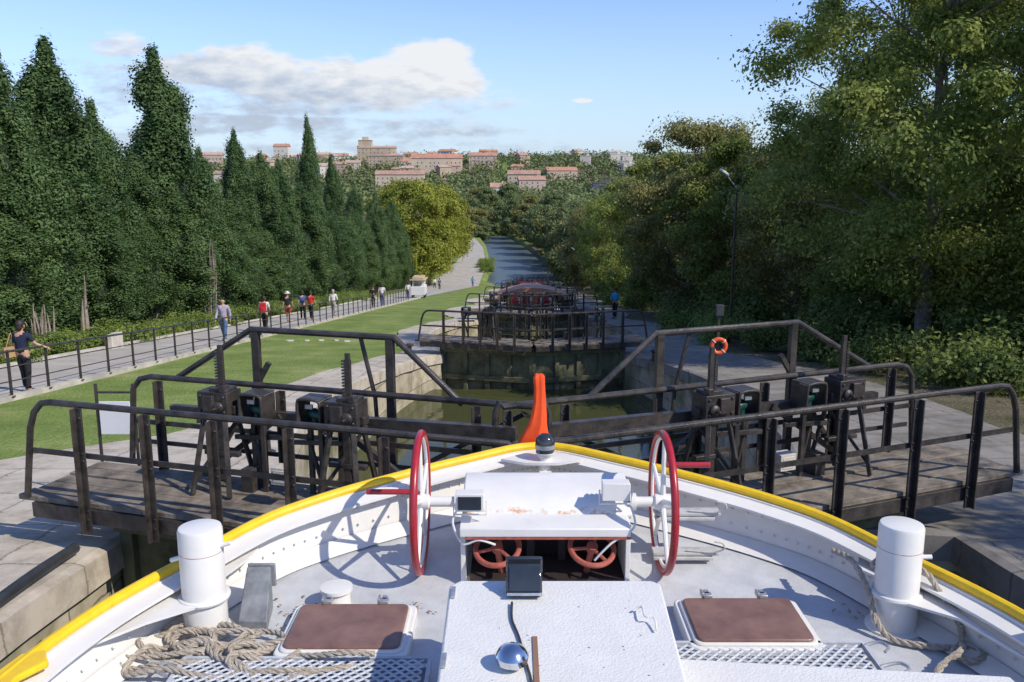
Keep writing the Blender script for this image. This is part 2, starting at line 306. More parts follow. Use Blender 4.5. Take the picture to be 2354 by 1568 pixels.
# ------------------------------------------------------------ lock gate leaf
def leaf(sg,L,np_,boxes,motors,far_L,label,panelL=3.4,jbox=None,frame=True):
    root=empty('lock_gate',(0,0,0),label,'lock gate','mitre gates of the lock staircase'); q=lambda s,t,h:(sg*s,t,h)
    b=MB(); b.box(q(panelL/2,.6,-2.6),(panelL,.28,4.9))
    for s in np.linspace(.12,panelL-.12,5): b.box(q(s,.42,-2.6),(.16,.1,4.9)); b.box(q(s,.78,-2.6),(.16,.1,4.9))
    for h in(-.35,-1.3,-2.3,-3.4): b.box(q(panelL/2,.4,h),(panelL,.14,.18)); b.box(q(panelL/2,.8,h),(panelL,.14,.18))
    b.emit('gate_panel',M['gatewood'],root,bevel=.01)
    b=MB()
    for i in range(5): b.box(q((L+.5)/2+.0,.13+i*.235,-.03-.006*((i*7)%3)),(L+.4-.03*((i*5)%3),.213,.055))
    b.emit('walkway',M['wood'],root,bevel=.006)
    b=MB(); 
    for t in(.03,1.17): b.box(q((L+.3)/2,t,-.14),(L+.2,.08,.16))
    for s in np.arange(.3,L+.3,.75): b.box(q(s,.6,-.13),(.08,1.1,.12))
    b.emit('walkway_beam',M['black'],root,bevel=.006)
    for t,LL,posts in((0,L,np_),(1.22,far_L,[.12,.75]+[p for p in np_ if p<far_L and p>1.2])):
        b=MB(); e=[q(.0,t,1.0),q(.06,t,1.05)] if t==0 else [q(.02,t,-.2),q(.02,t,1.0),q(.1,t,1.06)]
        if t==0: b.tube(e+[q(LL-.12,t,1.05),q(LL,t,1.03),q(LL+.1,t,.93),q(LL+.17,t,.75),q(LL+.3,t,.0)],.034,10)
        else: b.tube(cr(e,2)[:-1]+[q(.1,t,1.06),q(LL-.15,t,1.06),q(LL,t,1.02),q(LL+.1,t,.9),q(LL+.2,t,.0)],.034,10)
        b.bar(q(.1,t,.52),q(LL+.16,t,.52),.02,.055)
        if t>0: b.bar(q(.1,t+.012,.28),q(LL+.1,t+.012,.28),.018,.05)
        b.emit('handrail',M['black'],root,bevel=0)
        for s in posts:
            b=MB()
            b.box(q(s,t-.045,.37),(.078,.02,1.32)); b.box(q(s+.033,t-.08,.37),(.016,.07,1.32))
            for h in(-.15,-.05,.48,.56,.93): b.lathe(q(s-.02,t-.055,h),[(.013,0),(.011,.008),(.004,.012)],(0,-1,0),8)
            b.emit('handrail_post',M['black'],root,bevel=.003)
    if frame:
        t=1.3; b=MB(); k=L/5.05; P=[q(4.4*k,t,1.05),q(3.4*k,t,1.66),q(1.7*k,t,1.66),q(.95*k,t,1.0)]
        b.tube(P,.036,10); 
        for s in(3.35,1.75): b.box(q(s*k,t,.7),(.085,.06,1.9))
        b.tube([q(2.1*k,t+.03,1.64),q(1.95*k,t+.03,1.0),q(1.9*k,t+.03,.0)],.024)
        b.bar(q(3.2*k,t,1.3),q(3.9*k,t,.2),.05,.05); b.bar(q(1.75*k,t,.1),q(.3*k,t,.95),.04,.05)
        b.bar(q(.3,1.05,.82),q(4.3*k,1.05,.74),.09,.13); b.bar(q(1.2*k,1.0,.05),q(2.3*k,1.0,.8),.06,.06); b.bar(q(2.9*k,1.0,.8),q(3.9*k,1.0,.05),.06,.06)
        b.emit('raised_frame',M['black'],root)
    for s in boxes:
        b=MB(); b.box(q(s,.8,.97),(.36,.26,.25)); b.box(q(s-.05,.8,1.11),(.22,.18,.04)); b.box(q(s+.03,.65,.98),(.12,.05,.17)); b.box(q(s+.17,.8,.8),(.05,.3,.1)); b.box(q(s-.12,.72,1.13),(.07,.1,.07)); b.box(q(s-.2,.8,.9),(.05,.12,.09))
        for dx in(-.14,.14):
            for dz in(-.08,.08): b.lathe(q(s+dx,.67,.97+dz),[(.018,0),(.016,.013),(.006,.018)],(0,-1,0),8)
        b.lathe(q(s-.08,.67,.94),[(.06,0),(.06,.03),(.03,.05)],(0,-1,0),14); b.tube([q(s-.08,.67,.94),q(s-.08,.56,.94)],.016,8)
        g=b.emit('gear_box',M['black'],root,bevel=.012)
        b=MB()
        for dx in(-.15,.15):
            b.bar(q(s+dx*.8,.7,.85),q(s+dx*1.5,.55,0.),.055,.045); b.bar(q(s+dx*.8,.9,.85),q(s+dx*1.5,1.05,0.),.055,.045)
        b.box(q(s,.8,.4),(.42,.07,.05)); b.box(q(s,.8,.5),(.08,.05,.8)); b.box(q(s-.3,.86,.05),(.14,.2,.4)); b.bar(q(s+.25,.6,.1),q(s-.15,.95,.8),.035,.035)
        b.emit('gear_stand',M['black'],root,bevel=.006)
        b=MB(); b.box(q(s-.02,.83,.78),(.06,.04,1.45))
        for i in range(12): b.box(q(s+.022,.82,1.14+i*.032),(.03,.045,.016))
        b.box(q(s-.02,.83,1.53),(.045,.035,.08))
        b.emit('rack_bar',M['black'],root)
    for s in motors:
        b=MB(); a=.13
        b.tube(cr([q(s-a,.75,.78),q(s-a,.75,.99),q(s-a*.75,.75,1.07),q(s+a*.75,.75,1.07),q(s+a,.75,.99),q(s+a,.75,.78)],3),.018,6)
        b.box(q(s-a,.88,.92),(.014,.26,.28)); b.box(q(s+a,.88,.92),(.014,.26,.28)); b.box(q(s,.88,1.07),(2*a,.28,.014)); b.box(q(s,.9,.78),(2*a,.26,.025))
        b.box(q(s-.08,.85,.37),(.05,.05,.76)); b.box(q(s+.1,.95,.37),(.05,.05,.76)); b.bar(q(s-.1,.85,.05),q(s+.14,.95,.65),.035,.035); b.bar(q(s-.3,.9,.6),q(s+.3,.9,.56),.04,.05)
        h=b.emit('motor_housing',M['black'],root,bevel=.003)
        b=MB(); b.lathe(q(s-.08,.88,.88),[(.0,0),(.055,.01),(.06,.1),(.04,.14),(.02,.17)],(sg,0,.2),n=14); b.lathe(q(s,.88,.79),[(.04,0),(.04,.1)],n=12); b.emit('motor',M['green'],h)
        b=MB(); b.box(q(s+.02,.8,.99),(.09,.02,.05)); b.emit('motor_plate',M['steel'],h,bevel=.004)
    if jbox:
        b=MB(); b.box(q(jbox,.55,.33),(.2,.16,.18)); b.box(q(jbox,.47,.33),(.15,.01,.13)); b.emit('junction_box',M['concrete'],root,bevel=.01)
    return root
gl=leaf(-1,5.05,[1.2,2.16,2.98,3.74,4.55],[2.02,3.5],[2.42,3.1],4.85,'black iron and timber lock gate with plank walkway and handrails',panelL=4.6,jbox=2.62)  # panel lengthened so dark timber fills the shaded gap under the walkway
gl.location=(.03,7.15,-3.33); gl.rotation_euler=(0,0,math.radians(-16.7))
gr=leaf(1,5.6,[1.1,2.35,3.23,4.23,5.1],[2.3,4.05],[2.72,3.62],5.4,'black iron lock gate with weathered plank walkway and rack gears',panelL=4.7,jbox=3.05)  # panel lengthened on this side too, dark timber standing in for shade
gr.location=(.28,7.2,-3.33); gr.rotation_euler=(0,0,math.radians(22.3))
sl=leaf(-1,3.75,[.6,1.2,1.8,2.4,3.1],[1.7],[2.6],2.0,'black lock gate with railed footbridge over mossy timber panel',frame=False)
sr=leaf(1,3.75,[.6,1.2,1.8,2.4,3.1],[1.7],[2.6],2.0,'black lock gate with railed footbridge over mossy timber panel',frame=False)
for k in range(1,8):
    y=G[k]; z=pz(y)+.42
    for src,sg in((sl,-1),(sr,1)):
        dx=.04*sg
        if k==1: o=src; o.location=(xc(y)+dx,y,z); o.rotation_euler=(0,0,sg*math.radians(15))
        else: copything(src,(xc(y)+dx,y,z),sg*math.radians(15))
# ------------------------------------------------------------ barge
XB=.22
prof=[(2.5,-12),(2.5,-4),(2.52,0),(2.53,2),(2.49,3.3),(2.38,4.0),(2.14,4.62),(1.85,5.16),(1.48,5.5),(.93,5.85),(.5,6.1),(.2,6.28),(0,6.34)]
pp=cr([(a,y,0) for a,y in prof],6)
half=[(p[0],p[1]) for p in pp[:-1]]
full=[(XB-a,y) for a,y in half]+[(XB,6.34)]+[(XB+a,y) for a,y in reversed(half)]
def zg(y): return -2.2+.17*ss((y-4.7)/1.7)
def zd(y): return -2.5+.1*ss((y-4.6)/1.7)
def offs(d):
    out=[]; n=len(full)
    for i in range(n):
        a=full[max(i-1,0)]; c=full[min(i+1,n-1)]; t=Vector((c[0]-a[0],c[1]-a[1])).normalized(); nn=Vector((t.y,-t.x))
        p=full[i]; q=(p[0]+nn.x*d,p[1]+nn.y*d); out.append(q)
    return out
barge=empty('barge',(XB,3,-3),'white barge with yellow gunwale and red hand wheels at bow','boat')
T3=lambda P,zf:[(x,y,zf(y)) for x,y in P]
b=MB(); o0=offs(0); b.strip(T3(o0,lambda y:zg(y)),T3(offs(.03),lambda y:zg(y)-.5)); b.strip(T3(offs(.03),lambda y:zg(y)-.5),T3(offs(.2),lambda y:-4.3),1); b.strip(T3(offs(.2),lambda y:-4.3),T3(offs(.5),lambda y:-5.4),1)
b.emit('hull',[M['white'],M['black']],barge)
b=MB(); i1=offs(.05); i2=offs(.1); b.strip(T3(i2,zd),T3(i1,lambda y:zg(y)-.01)); b.strip(T3(i1,lambda y:zg(y)-.01),T3(offs(-.01),lambda y:zg(y)-.01))
b.strip(T3(offs(.15),lambda y:zg(y)-.035),T3(offs(.04),lambda y:zg(y)-.02)); b.strip(T3(offs(.15),lambda y:zg(y)-.05),T3(offs(.15),lambda y:zg(y)-.035))
b.strip(T3(offs(.22),lambda y:zd(y)+.012),T3(offs(.1),lambda y:zd(y)+.06))
b.emit('bulwark',M['white'],barge)
b=MB(); b.tube(T3(offs(.01),lambda y:zg(y)+.01),.03,10); b.emit('gunwale',M['yellow'],barge)
b=MB(); P=offs(.08); n=len(P); m=n//2
b.strip([(x,y,zd(y)) for x,y in P[:m+1]],[(x,y,zd(y)) for x,y in P[::-1][:m+1]]); b.f=[f[::-1] for f in b.f]; b.emit('deck',M['deck'],barge)
b=MB()
for off,hh in((.094,.12),(.075,.22)):
    Q=offs(off); 
    for i in range(0,n):
        if Q[i][1]<3.6: continue
        if i+1<n:
            L_=math.dist(Q[i],Q[i+1]); c=max(1,int(L_/.12))
            for j in range(c):
                t=j/c; x=Q[i][0]*(1-t)+Q[i+1][0]*t; y=Q[i][1]*(1-t)+Q[i+1][1]*t
                b.sph((x,y,zd(y)+hh),.0085,6)
b.emit('rivets',M['white'],barge)['kind']='stuff'
b=MB(); b.prism([(-2.26,3.66),(-2.17,3.7),(-2.1,3.6),(-2.17,3.48),(-2.15,3.2),(-2.22,2.9),(-2.38,2.9),(-2.33,3.3)],-2.2,-2.165); b.emit('fairlead',M['yellow'],barge,bevel=.01)
b=MB(); b.prism([(2.5,3.5),(2.72,3.5),(2.7,3.9),(2.5,3.85)],-2.2,-2.1); b.emit('fairlead',M['yellow'],barge,bevel=.01)
for (x,y,sd) in((-1.70,4.46,-1),(2.14,4.5,1)):
    bb=MB(); bb.lathe((x,y,-2.5),[(.15,0),(.15,.012),(.118,.02),(.118,.6),(.112,.615),(.1,.62)],n=28)
    o=bb.emit('bollard',M['white'],barge)
    c=MB(); c.tube([(x-(.17 if sd<0 else .0),y,-2.08),(x+.17,y-.02,-1.97 if sd<0 else -2.07)],.013,8); c.emit('bollard_pin',M['white'],o)
    c=MB(); 
    arc=[(x+.135*math.cos(a),y+.135*math.sin(a)) for a in np.linspace(math.pi*(.5 if sd>0 else 1.5)-(0),math.pi*(1.5 if sd>0 else 2.5),12)]
    if sd>0: poly=arc+[(x+.2,y-.3),(x+.36,y-.75),(x+.05,y+.62),(x-.1,y+.3)]
    else: poly=arc+[(x+.1,y+.45),(x+.12,y+.62),(x-.2,y-.0),(x-.5,y-.65),(x-.2,y-.3)]
    c.prism(poly,-2.3,-2.285); c.ring((x,y,-2.29),(0,0,1),.125,.016,k=28); c.emit('bollard_bracket',M['white'],o)
    c=MB(); c.ring((x,y,-2.02),(0,0,1),.1178,.0016,6,28); c.emit('rust_seam',M['rustred'],o)
cab=empty('windlass',(XB,5.2,-2.5),None,None); cab.parent=barge; cab.location=Vector((XB,5.2,-2.5))-ORG[barge]
b=MB(); 
for x in(XB-.52,XB+.49): b.box((x,5.2,-2.3),(.03,.42,.4))
b.box((XB,5.42,-2.28),(1.04,.03,.44)); b.emit('cabinet_side',M['white'],cab,bevel=.004)
b=MB(); 
cs=[(5.12,-2.09),(5.15,-2.05),(5.25,-2.0),(5.4,-1.965),(5.55,-1.96),(5.62,-2.0),(5.62,-2.35),(5.14,-2.12)]
V=[(XB-.53,y,z) for y,z in cs]+[(XB+.53,y,z) for y,z in cs]; k=len(cs)
b.add(V,[tuple(range(k)),tuple(range(2*k-1,k-1,-1))]+[(i,k+i,k+(i+1)%k,(i+1)%k) for i in range(k)])
rm=mk('white_paint_with_rust_runs',(.72,.7,.67),.4,var=.05)
N=rm.node_tree.nodes;L=rm.node_tree.links; bs=N['Principled BSDF']; src=bs.inputs['Base Color'].links[0].from_socket
g=N.new('ShaderNodeNewGeometry'); sp=N.new('ShaderNodeSeparateXYZ'); L.new(g.outputs['Position'],sp.inputs[0]); mp=N.new('ShaderNodeMapping'); mp.inputs['Scale'].default_value=(7,9,9); L.new(g.outputs['Position'],mp.inputs['Vector'])
n_=N.new('ShaderNodeTexNoise'); n_.inputs['Scale'].default_value=1.3; n_.inputs['Detail'].default_value=10; n_.inputs['Roughness'].default_value=.75; L.new(mp.outputs[0],n_.inputs['Vector'])
q=N.new('ShaderNodeMapRange'); q.inputs['From Min'].default_value=5.175; q.inputs['From Max'].default_value=5.14; q.inputs['To Max'].default_value=.17; L.new(sp.outputs[1],q.inputs['Value'])
q0=N.new('ShaderNodeMapRange'); q0.inputs['From Min'].default_value=5.125; q0.inputs['From Max'].default_value=5.11; q0.inputs['To Max'].default_value=-.1; L.new(sp.outputs[1],q0.inputs['Value'])
ad=N.new('ShaderNodeMath'); L.new(q.outputs[0],ad.inputs[0]); L.new(n_.outputs['Fac'],ad.inputs[1]); ad0=N.new('ShaderNodeMath'); L.new(ad.outputs[0],ad0.inputs[0]); L.new(q0.outputs[0],ad0.inputs[1]); rr=N.new('ShaderNodeValToRGB'); rr.color_ramp.elements[0].position=.67; rr.color_ramp.elements[1].position=.8; L.new(ad0.outputs[0],rr.inputs['Fac'])
mx=N.new('ShaderNodeMixRGB'); mx.inputs[2].default_value=(.55,.25,.05,1); L.new(rr.outputs[0],mx.inputs[0]); L.new(src,mx.inputs[1]); L.new(mx.outputs[0],bs.inputs['Base Color'])
b.emit('cabinet_cover',rm,cab,bevel=.01)
b=MB(); b.box((XB-.02,5.03,-2.105),(1.03,.2,.03),Matrix.Rotation(math.radians(4),3,'X')); b.box((XB-.02,4.935,-2.125),(1.03,.015,.05)); b.emit('shelf',M['white'],cab,bevel=.004)
b=MB(); b.box((XB,4.928,-2.158),(1.0,.01,.012)); b.emit('rusty_edge',M['rustred'],cab)
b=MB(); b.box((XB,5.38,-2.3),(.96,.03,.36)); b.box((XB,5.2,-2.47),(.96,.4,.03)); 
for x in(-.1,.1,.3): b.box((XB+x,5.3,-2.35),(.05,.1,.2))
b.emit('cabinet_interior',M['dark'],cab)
for x in(-.29,.29):
    b=MB(); ax=Vector((.1*np.sign(x),-.45,.9)); c=Vector((XB+x-.02,5.0,-2.25)); b.ring(c,ax,.135,.017); b.lathe(c-ax.normalized()*.0,[(.035,-.02),(.035,.02)],ax,12)
    u=ax.normalized().orthogonal().normalized(); w=ax.normalized().cross(u)
    for i in range(3):
        a=i*2.094+.4; b.tube([c,c+(u*math.cos(a)+w*math.sin(a))*.13],.011,6)
    b.tube([c,c-ax.normalized()*.25],.02,8); b.emit('valve_wheel',M['rustred'],cab)
for x0,x1,xl in((-.56,-.3,-.36),(.74,.97,.74)):
    b=MB(); b.tube([(x0,5.2,-2.03),(x1,5.2,-2.03)],.032,14); b.lathe((xl,5.2,-2.03),[(.055,0),(.055,.04)],(1,0,0),16); b.emit('windlass_shaft',M['white'],cab)
for x,sd,hz,hy in((-.575,-1,-1.965,5.2),(.95,1,-1.76,5.12)):
    hr=empty('hand_wheel',(x,5.2,-2.03),None,None); hr.parent=cab; hr.location=Vector((x,5.2,-2.03))-ORG[cab]
    b=MB(); b.ring((x,5.2,-2.03),(1,0,0),.43,.024,12,56); b.emit('rim',M['red'],hr)
    b=MB(); b.ring((x,5.2,-2.03),(1,0,0),.4,.011,8,48)
    for i in range(5):
        a=i*2*math.pi/5+.3; b.tube([(x,5.2,-2.03),(x,5.2+.41*math.cos(a),-2.03+.41*math.sin(a))],[.019,.012],8)
    b.lathe((x-.06,5.2,-2.03),[(.03,0),(.05,.01),(.05,.11),(.03,.12)],(1,0,0),16); b.emit('spokes',M['white'],hr)
    b=MB(); b.tube([(x,hy,hz),(x+sd*.34 if sd<0 else x+.27,hy,hz)],.018,10); b.emit('handle',M['red'],hr)
def flood(x,y,z,face,bodym,parent):
    f=MB(); f.box((x,y,z),(.17,.09,.11)); f.box((x,y+.06,z),(.13,.04,.08)); 
    for i in range(5): f.box((x-.06+i*.03,y+.085,z),(.006,.02,.07))
    o=f.emit('floodlight',bodym,parent,bevel=.006)
    f=MB(); f.box((x,y+face*.048,z),(.14,.008,.082)); f.emit('lamp_glass',M['glass'] if face<0 else M['steel'],o)
    f=MB(); f.tube([(x-.1,y,z),(x-.1,y,z-.09),(x+.1,y,z-.09),(x+.1,y,z)],.006,6); f.emit('lamp_bracket',M['white'],o); return o
flood(-.255,5.0,-1.945,-1,M['white'],cab); flood(.64,5.1,-1.915,1,M['white'],cab)
for pts in([(-.33,5.0,-2.0),(-.36,4.98,-2.08),(-.3,4.95,-2.2),(-.2,4.93,-2.17),(-.1,4.93,-2.2)],[(.72,5.,-1.98),(.74,4.96,-2.1),(.6,4.93,-2.19),(.5,4.93,-2.3)]):
    b=MB(); b.tube(cr(pts,5),.007,6); b.emit('cable',M['white'],cab)
gws=mk('grey_white_steel',(.45,.44,.42),.6,var=.2,scale=10)
for z in(-2.13,-2.4):
    b=MB(); b.box((1.12,5.28,z),(.42,.1,.02)); b.box((1.1,5.24,z-.025),(.38,.05,.02)); b.tube(cr([(1.12,5.25,z+.02),(1.28,5.22,z+.02),(1.35,5.2,z+.05),(1.34,5.2,z+.09),(1.29,5.2,z+.1)],4),.007,6)
    b.emit('hook_rack',gws,barge,bevel=.003)
b=MB(); b.prism([(XB-.3,6.07),(XB,6.3),(XB+.3,6.07),(XB+.12,5.98),(XB-.12,5.98)],-2.06,-2.04); b.emit('breasthook',M['white'],barge)
b=MB(); b.lathe((XB+.02,6.05,-2.2),[(.045,0),(.045,.18),(.06,.2),(.07,.22)]); b.box((XB+.02,5.98,-2.16),(.09,.06,.1)); nl=b.emit('bow_lamp',M['white'],barge,bevel=.004)
b=MB(); b.lathe((XB+.02,6.05,-1.98),[(.066,0),(.07,.02),(.07,.09),(.055,.12),(.03,.135),(.005,.14)],n=22); b.emit('lamp_glass',M['glass'],nl)
b=MB(); b.lathe((XB+.02,6.05,-1.95),[(.073,0),(.073,.03)],n=22); b.emit('lamp_band',M['steel'],nl)
b=MB(); b.prism([(XB-.51,2.2),(XB+.44,2.2),(XB+.52,4.02),(XB+.48,4.06),(XB-.48,4.06),(XB-.53,4.0)],-2.04,-2.0); 
for s in(-1,1): b.box((XB+s*.45,3.1,-2.27),(.03,1.8,.46))
b.box((XB,3.98,-2.27),(.9,.03,.46)); comp=b.emit('companion_hatch',M['whitemat'],barge,bevel=.012)
for y in(3.9,3.3): 
    b=MB(); b.bar((XB-.505,y-.04,-1.99),(XB-.505,y+.06,-1.99),.02,.012); b.emit('hinge',M['steel'],comp)
b=MB(); b.tube(cr([(.56,3.72,-1.985),(.6,3.72,-1.965),(.6,3.63,-1.965),(.64,3.62,-1.965),(.64,3.54,-1.985)],3),.005,6); b.emit('handle',M['white'],comp)
b=MB(); R=Matrix.Rotation(math.radians(-35),3,'X'); b.box((.06,3.93,-1.94),(.17,.09,.15),R); b.box((.06,4.0,-1.89),(.18,.02,.09)); b.bar((-.02,3.9,-2),(-.02,3.9,-1.9),.02,.02); fl=b.emit('floodlight',M['glass'],comp,bevel=.01)
b=MB(); b.box(Vector((.06,3.93,-1.94))+R@Vector((0,-.05,0)),(.145,.01,.115),R); b.emit('lamp_glass',M['glass'],fl)
b=MB(); b.box(Vector((.06,3.93,-1.94))+R@Vector((0,-.05,-.072)),(.17,.014,.012),R); b.emit('lamp_rim',M['steel'],fl)
b=MB(); b.tube(cr([(0,3.8,-1.985),(0,3.65,-1.99),(.03,3.5,-1.99),(.05,3.35,-1.99),(.08,3.1,-1.99),(.05,2.8,-1.99)],5),.006,6); b.emit('cable',M['rubber'],comp)
b=MB(); b.lathe((.0,3.27,-2.0),[(.03,0),(.065,.03),(.07,.06),(.055,.085),(.03,.1),(.004,.105)],n=22); b.emit('round_lamp',M['chrome'],comp)
b=MB(); b.box((.1,3.3,-1.997),(.022,.42,.006)); b.emit('rusty_strap',mk('peeling_strap',(.4,.34,.26),.8,var=.5,scale=25,c2=(.3,.12,.06)),comp)
b=MB()
for i in range(36):
    x=random.uniform(-.1,.65); y=random.uniform(2.9,3.9); r=random.uniform(.002,.006); b.prism([(x+r*random.uniform(.5,1.3)*math.cos(a),y+r*random.uniform(.4,1)*math.sin(a)) for a in np.linspace(0,5.6,6)],-2.001,-1.9985)
o=b.emit('paint_chips',M['greyp'],comp); o['kind']='stuff'
for x,y,w in((-.89,4.36,.62),(1.29,4.43,.63)):
    def rr_(a,bb,r,z0,z1,mb):
        pts=[]
        for cx,cy,a0 in((a-r,bb-r,0),(-a+r,bb-r,90),(-a+r,-bb+r,180),(a-r,-bb+r,270)):
            for t in range(5): an=math.radians(a0+t*22.5); pts.append((x+cx+r*math.cos(an),y+cy+r*math.sin(an)))
        mb.prism(pts,z0,z1)
    b=MB(); rr_(w/2+.04,.275,.05,-2.51,-2.435,b); rr_(w/2+.015,.25,.05,-2.44,-2.42,b); h=b.emit('deck_hatch',M['white'],barge,bevel=.01)
    b=MB(); rr_(w/2-.005,.232,.04,-2.43,-2.405,b); b.emit('hatch_pane',M['brown'],h,bevel=.008)
    for dx in(-.16,.16): 
        b=MB(); b.box((x+dx,y+.24,-2.395),(.05,.05,.02)); b.box((x+dx,y+.27,-2.4),(.03,.05,.03)); b.box((x+dx-.03,y+.25,-2.39),(.012,.06,.03)); b.emit('hatch_hinge',M['steel'],h,bevel=.003)
gmat=mk('pale_painted_mesh',(.5,.52,.55),.5,var=.15,scale=12)
for x0,x1,y0,y1 in((-1.68,-.42,3.5,4.07),(.84,1.86,3.95,4.22)):
    b=MB(); nr=int((y1-y0)/.028); nc=int((x1-x0)/.028)
    for j in range(nr):
        y=y0+(j+.5)*.028; P=[(x0+i*.028,y+(.011 if (i+j)%2 else -.011),-2.44) for i in range(nc)]
        b.strip([(p[0],p[1]-.006,p[2]) for p in P],[(p[0],p[1]+.006,p[2]+.006) for p in P])
    b.box(((x0+x1)/2,y1+.01,-2.45),(x1-x0,.02,.03)); b.box(((x0+x1)/2,y0,-2.45),(x1-x0,.02,.03)); b.box((x0,(y0+y1)/2,-2.45),(.02,y1-y0,.03)); b.box((x1,(y0+y1)/2,-2.45),(.02,y1-y0,.03))
    gtr=b.emit('step_grating',gmat,barge,smooth=False)
    b=MB(); b.box(((x0+x1)/2,(y0+y1)/2,-2.485),(x1-x0-.02,y1-y0-.02,.01)); b.emit('grating_tray',M['greyp'],gtr)
for pts in([(1.86,4.2,-2.44),(1.93,4.2,-2.42),(1.96,4.15,-2.42),(1.93,4.12,-2.43)],[(1.86,4.0,-2.44),(1.95,4.0,-2.42),(1.98,3.95,-2.42),(1.93,3.92,-2.43)],[(-1.68,3.98,-2.44),(-1.75,4.0,-2.42),(-1.76,3.93,-2.42),(-1.7,3.9,-2.43)]):
    b=MB(); b.tube(cr(pts,4),.009,6); b.emit('grab_hook',M['steel'],barge)
b=MB(); b.prism([(.62,3.66),(2.2,3.5),(2.3,2.2),(.62,2.2)],-2.22,-2.18); b.box((1.4,2.6,-2.36),(1.4,.7,.28)); b.emit('white_locker',M['whitemat'],barge,bevel=.01)
b=MB(); b.lathe((-1.03,4.74,-2.5),[(.085,0),(.08,.01),(.08,.1),(.095,.105),(.095,.125),(.06,.13)],n=22); b.emit('vent',M['white'],barge)
b=MB(); b.prism([(-1.52,4.45),(-1.36,4.45),(-1.4,4.72),(-1.54,4.72)],-2.5,lambda x,y:-2.5+.06+(.2 if y>4.6 else 0)); b.box((-1.46,4.74,-2.3),(.16,.02,.14)); b.emit('deck_step',M['greyp'],barge,bevel=.006)
b=MB()
for i in range(80):
    cx,cy=random.choice([(-1.3,4.68),(-.55,4.62),(-.6,4.7),(2.0,4.62),(-1.22,4.6)]); x=cx+random.gauss(0,.07);y=cy+random.gauss(0,.06); a=random.random()*6; r=.006+.015*random.random()
    z=zd(y)+.006+random.random()*.012
    b.add([(x+r*math.cos(a),y+r*math.sin(a),z),(x-r*math.sin(a)*.5,y+r*math.cos(a)*.5,z+.004),(x-r*math.cos(a),y-r*math.sin(a),z),(x+r*.5*math.sin(a),y-r*.5*math.cos(a),z+.006)],[(0,1,2,3)])
b.emit('leaf_litter',mk('dead_leaf',(.3,.19,.09),.9,var=.6,scale=20),kind='stuff',label='dry brown leaves scattered on the grey deck',category='leaves')
def rope(name,P,R,label):
    P=[Vector(p) for p in P]; Q=[P[0]]
    for p in P[1:]:
        d=(p-Q[-1]).length
        if d>.012:
            m_=int(d/.015)+1; a=Q[-1]
            for i in range(1,m_+1): Q.append(a.lerp(p,i/m_))
    b=MB(); ph=[0]
    for i in range(1,len(Q)): ph.append(ph[-1]+(Q[i]-Q[i-1]).length)
    for s in range(3):
        pts=[]; u=Vector((0,0,1))
        for i,p in enumerate(Q):
            t=(Q[min(i+1,len(Q)-1)]-Q[max(i-1,0)]).normalized(); u=(u-t*u.dot(t)); u=u.normalized() if u.length>1e-5 else t.orthogonal().normalized(); w=t.cross(u)
            a=ph[i]/(R*5)*2*math.pi/1.0*.6+s*2.094; pts.append(p+(u*math.cos(a)+w*math.sin(a))*R*.5)
        b.tube(pts,R*.56,5)
    return b.emit(name,M['rope'],label=label,category='rope')
pts=[]
for i in range(140):
    t=i/140; a=i*.45; cx=-1.85+.7*(.5-.5*math.cos(t*7.5)); cy=4.17+.12*math.sin(t*11)
    rr=.13+.1*mn.noise(Vector((i*.06,0,0)))
    x=cx+rr*1.9*math.cos(a)+.1*mn.noise(Vector((i*.3,5,0))); y=cy+rr*.95*math.sin(a)+.07*mn.noise(Vector((i*.3,9,0)))
    z=-2.478+.045*abs(math.sin(a*1.3+t*20))+.04*max(0,1-abs(x+1.5)/.45)*random.random()
    pts.append((x,y,z))
pts+= [(-1.3,4.25,-2.46),(-1.1,4.1,-2.44),(-.85,4.03,-2.38),(-.7,4.05,-2.4)]
rope('rope',cr(pts,3),.016,'loose pile of thick pale hemp rope heaped on grey deck')
P=[(1.93,4.9,-2.22),(1.97,4.7,-2.2),(1.99,4.52,-2.28),(2.0,4.42,-2.4),(2.05,4.33,-2.47),(2.2,4.25,-2.47),(2.4,4.2,-2.46),(2.45,4.12,-2.45),(2.36,4.08,-2.46),(2.3,4.15,-2.45),(2.38,4.22,-2.43),(2.4,4.32,-2.36),(2.33,4.4,-2.24),(2.29,4.5,-2.17),(2.15,4.65,-2.14),(2.02,4.56,-2.16)]
rope('rope',cr(P,7),.018,'twisted pale rope wrapped around white bollard and coiled on deck')
rope('rope',cr([(2.36,4.18,-2.42),(2.3,4.08,-2.4),(2.14,3.98,-2.45),(2.08,3.8,-2.46),(2.02,3.5,-2.46)],6),.018,'end of pale twisted rope trailing across deck')
# flag: folded cloth with creases
b=MB(); nn=20
levels=[(-1.49,.03,.022,-.005),(-1.515,.042,.034,-.005),(-1.6,.04,.036,0.),(-1.7,.044,.038,.0),(-1.8,.054,.042,-.006),(-1.88,.068,.046,-.018),(-1.94,.085,.05,-.034),(-2.0,.108,.054,-.05),(-2.05,.122,.045,-.058)]
Vv=[]
for li,(z,a,c,dx) in enumerate(levels):
    for j in range(nn):
        t=2*math.pi*j/nn; f=1+(.14 if li>0 else 0)*math.sin(5*t+li*.25)+.14*mn.noise(Vector((math.cos(t)*1.5,math.sin(t)*1.5,li*.6)))
        Vv.append((XB-.01+dx+a*f*math.cos(t),6.42+c*f*math.sin(t),z+.02*mn.noise(Vector((math.cos(t)*2,math.sin(t)*2,3)))-(.035*math.cos(t+2.2)*(li/8.)**3)))
Ff=[(i*nn+j,i*nn+(j+1)%nn,(i+1)*nn+(j+1)%nn,(i+1)*nn+j) for i in range(len(levels)-1) for j in range(nn)]+[tuple(range(nn))]
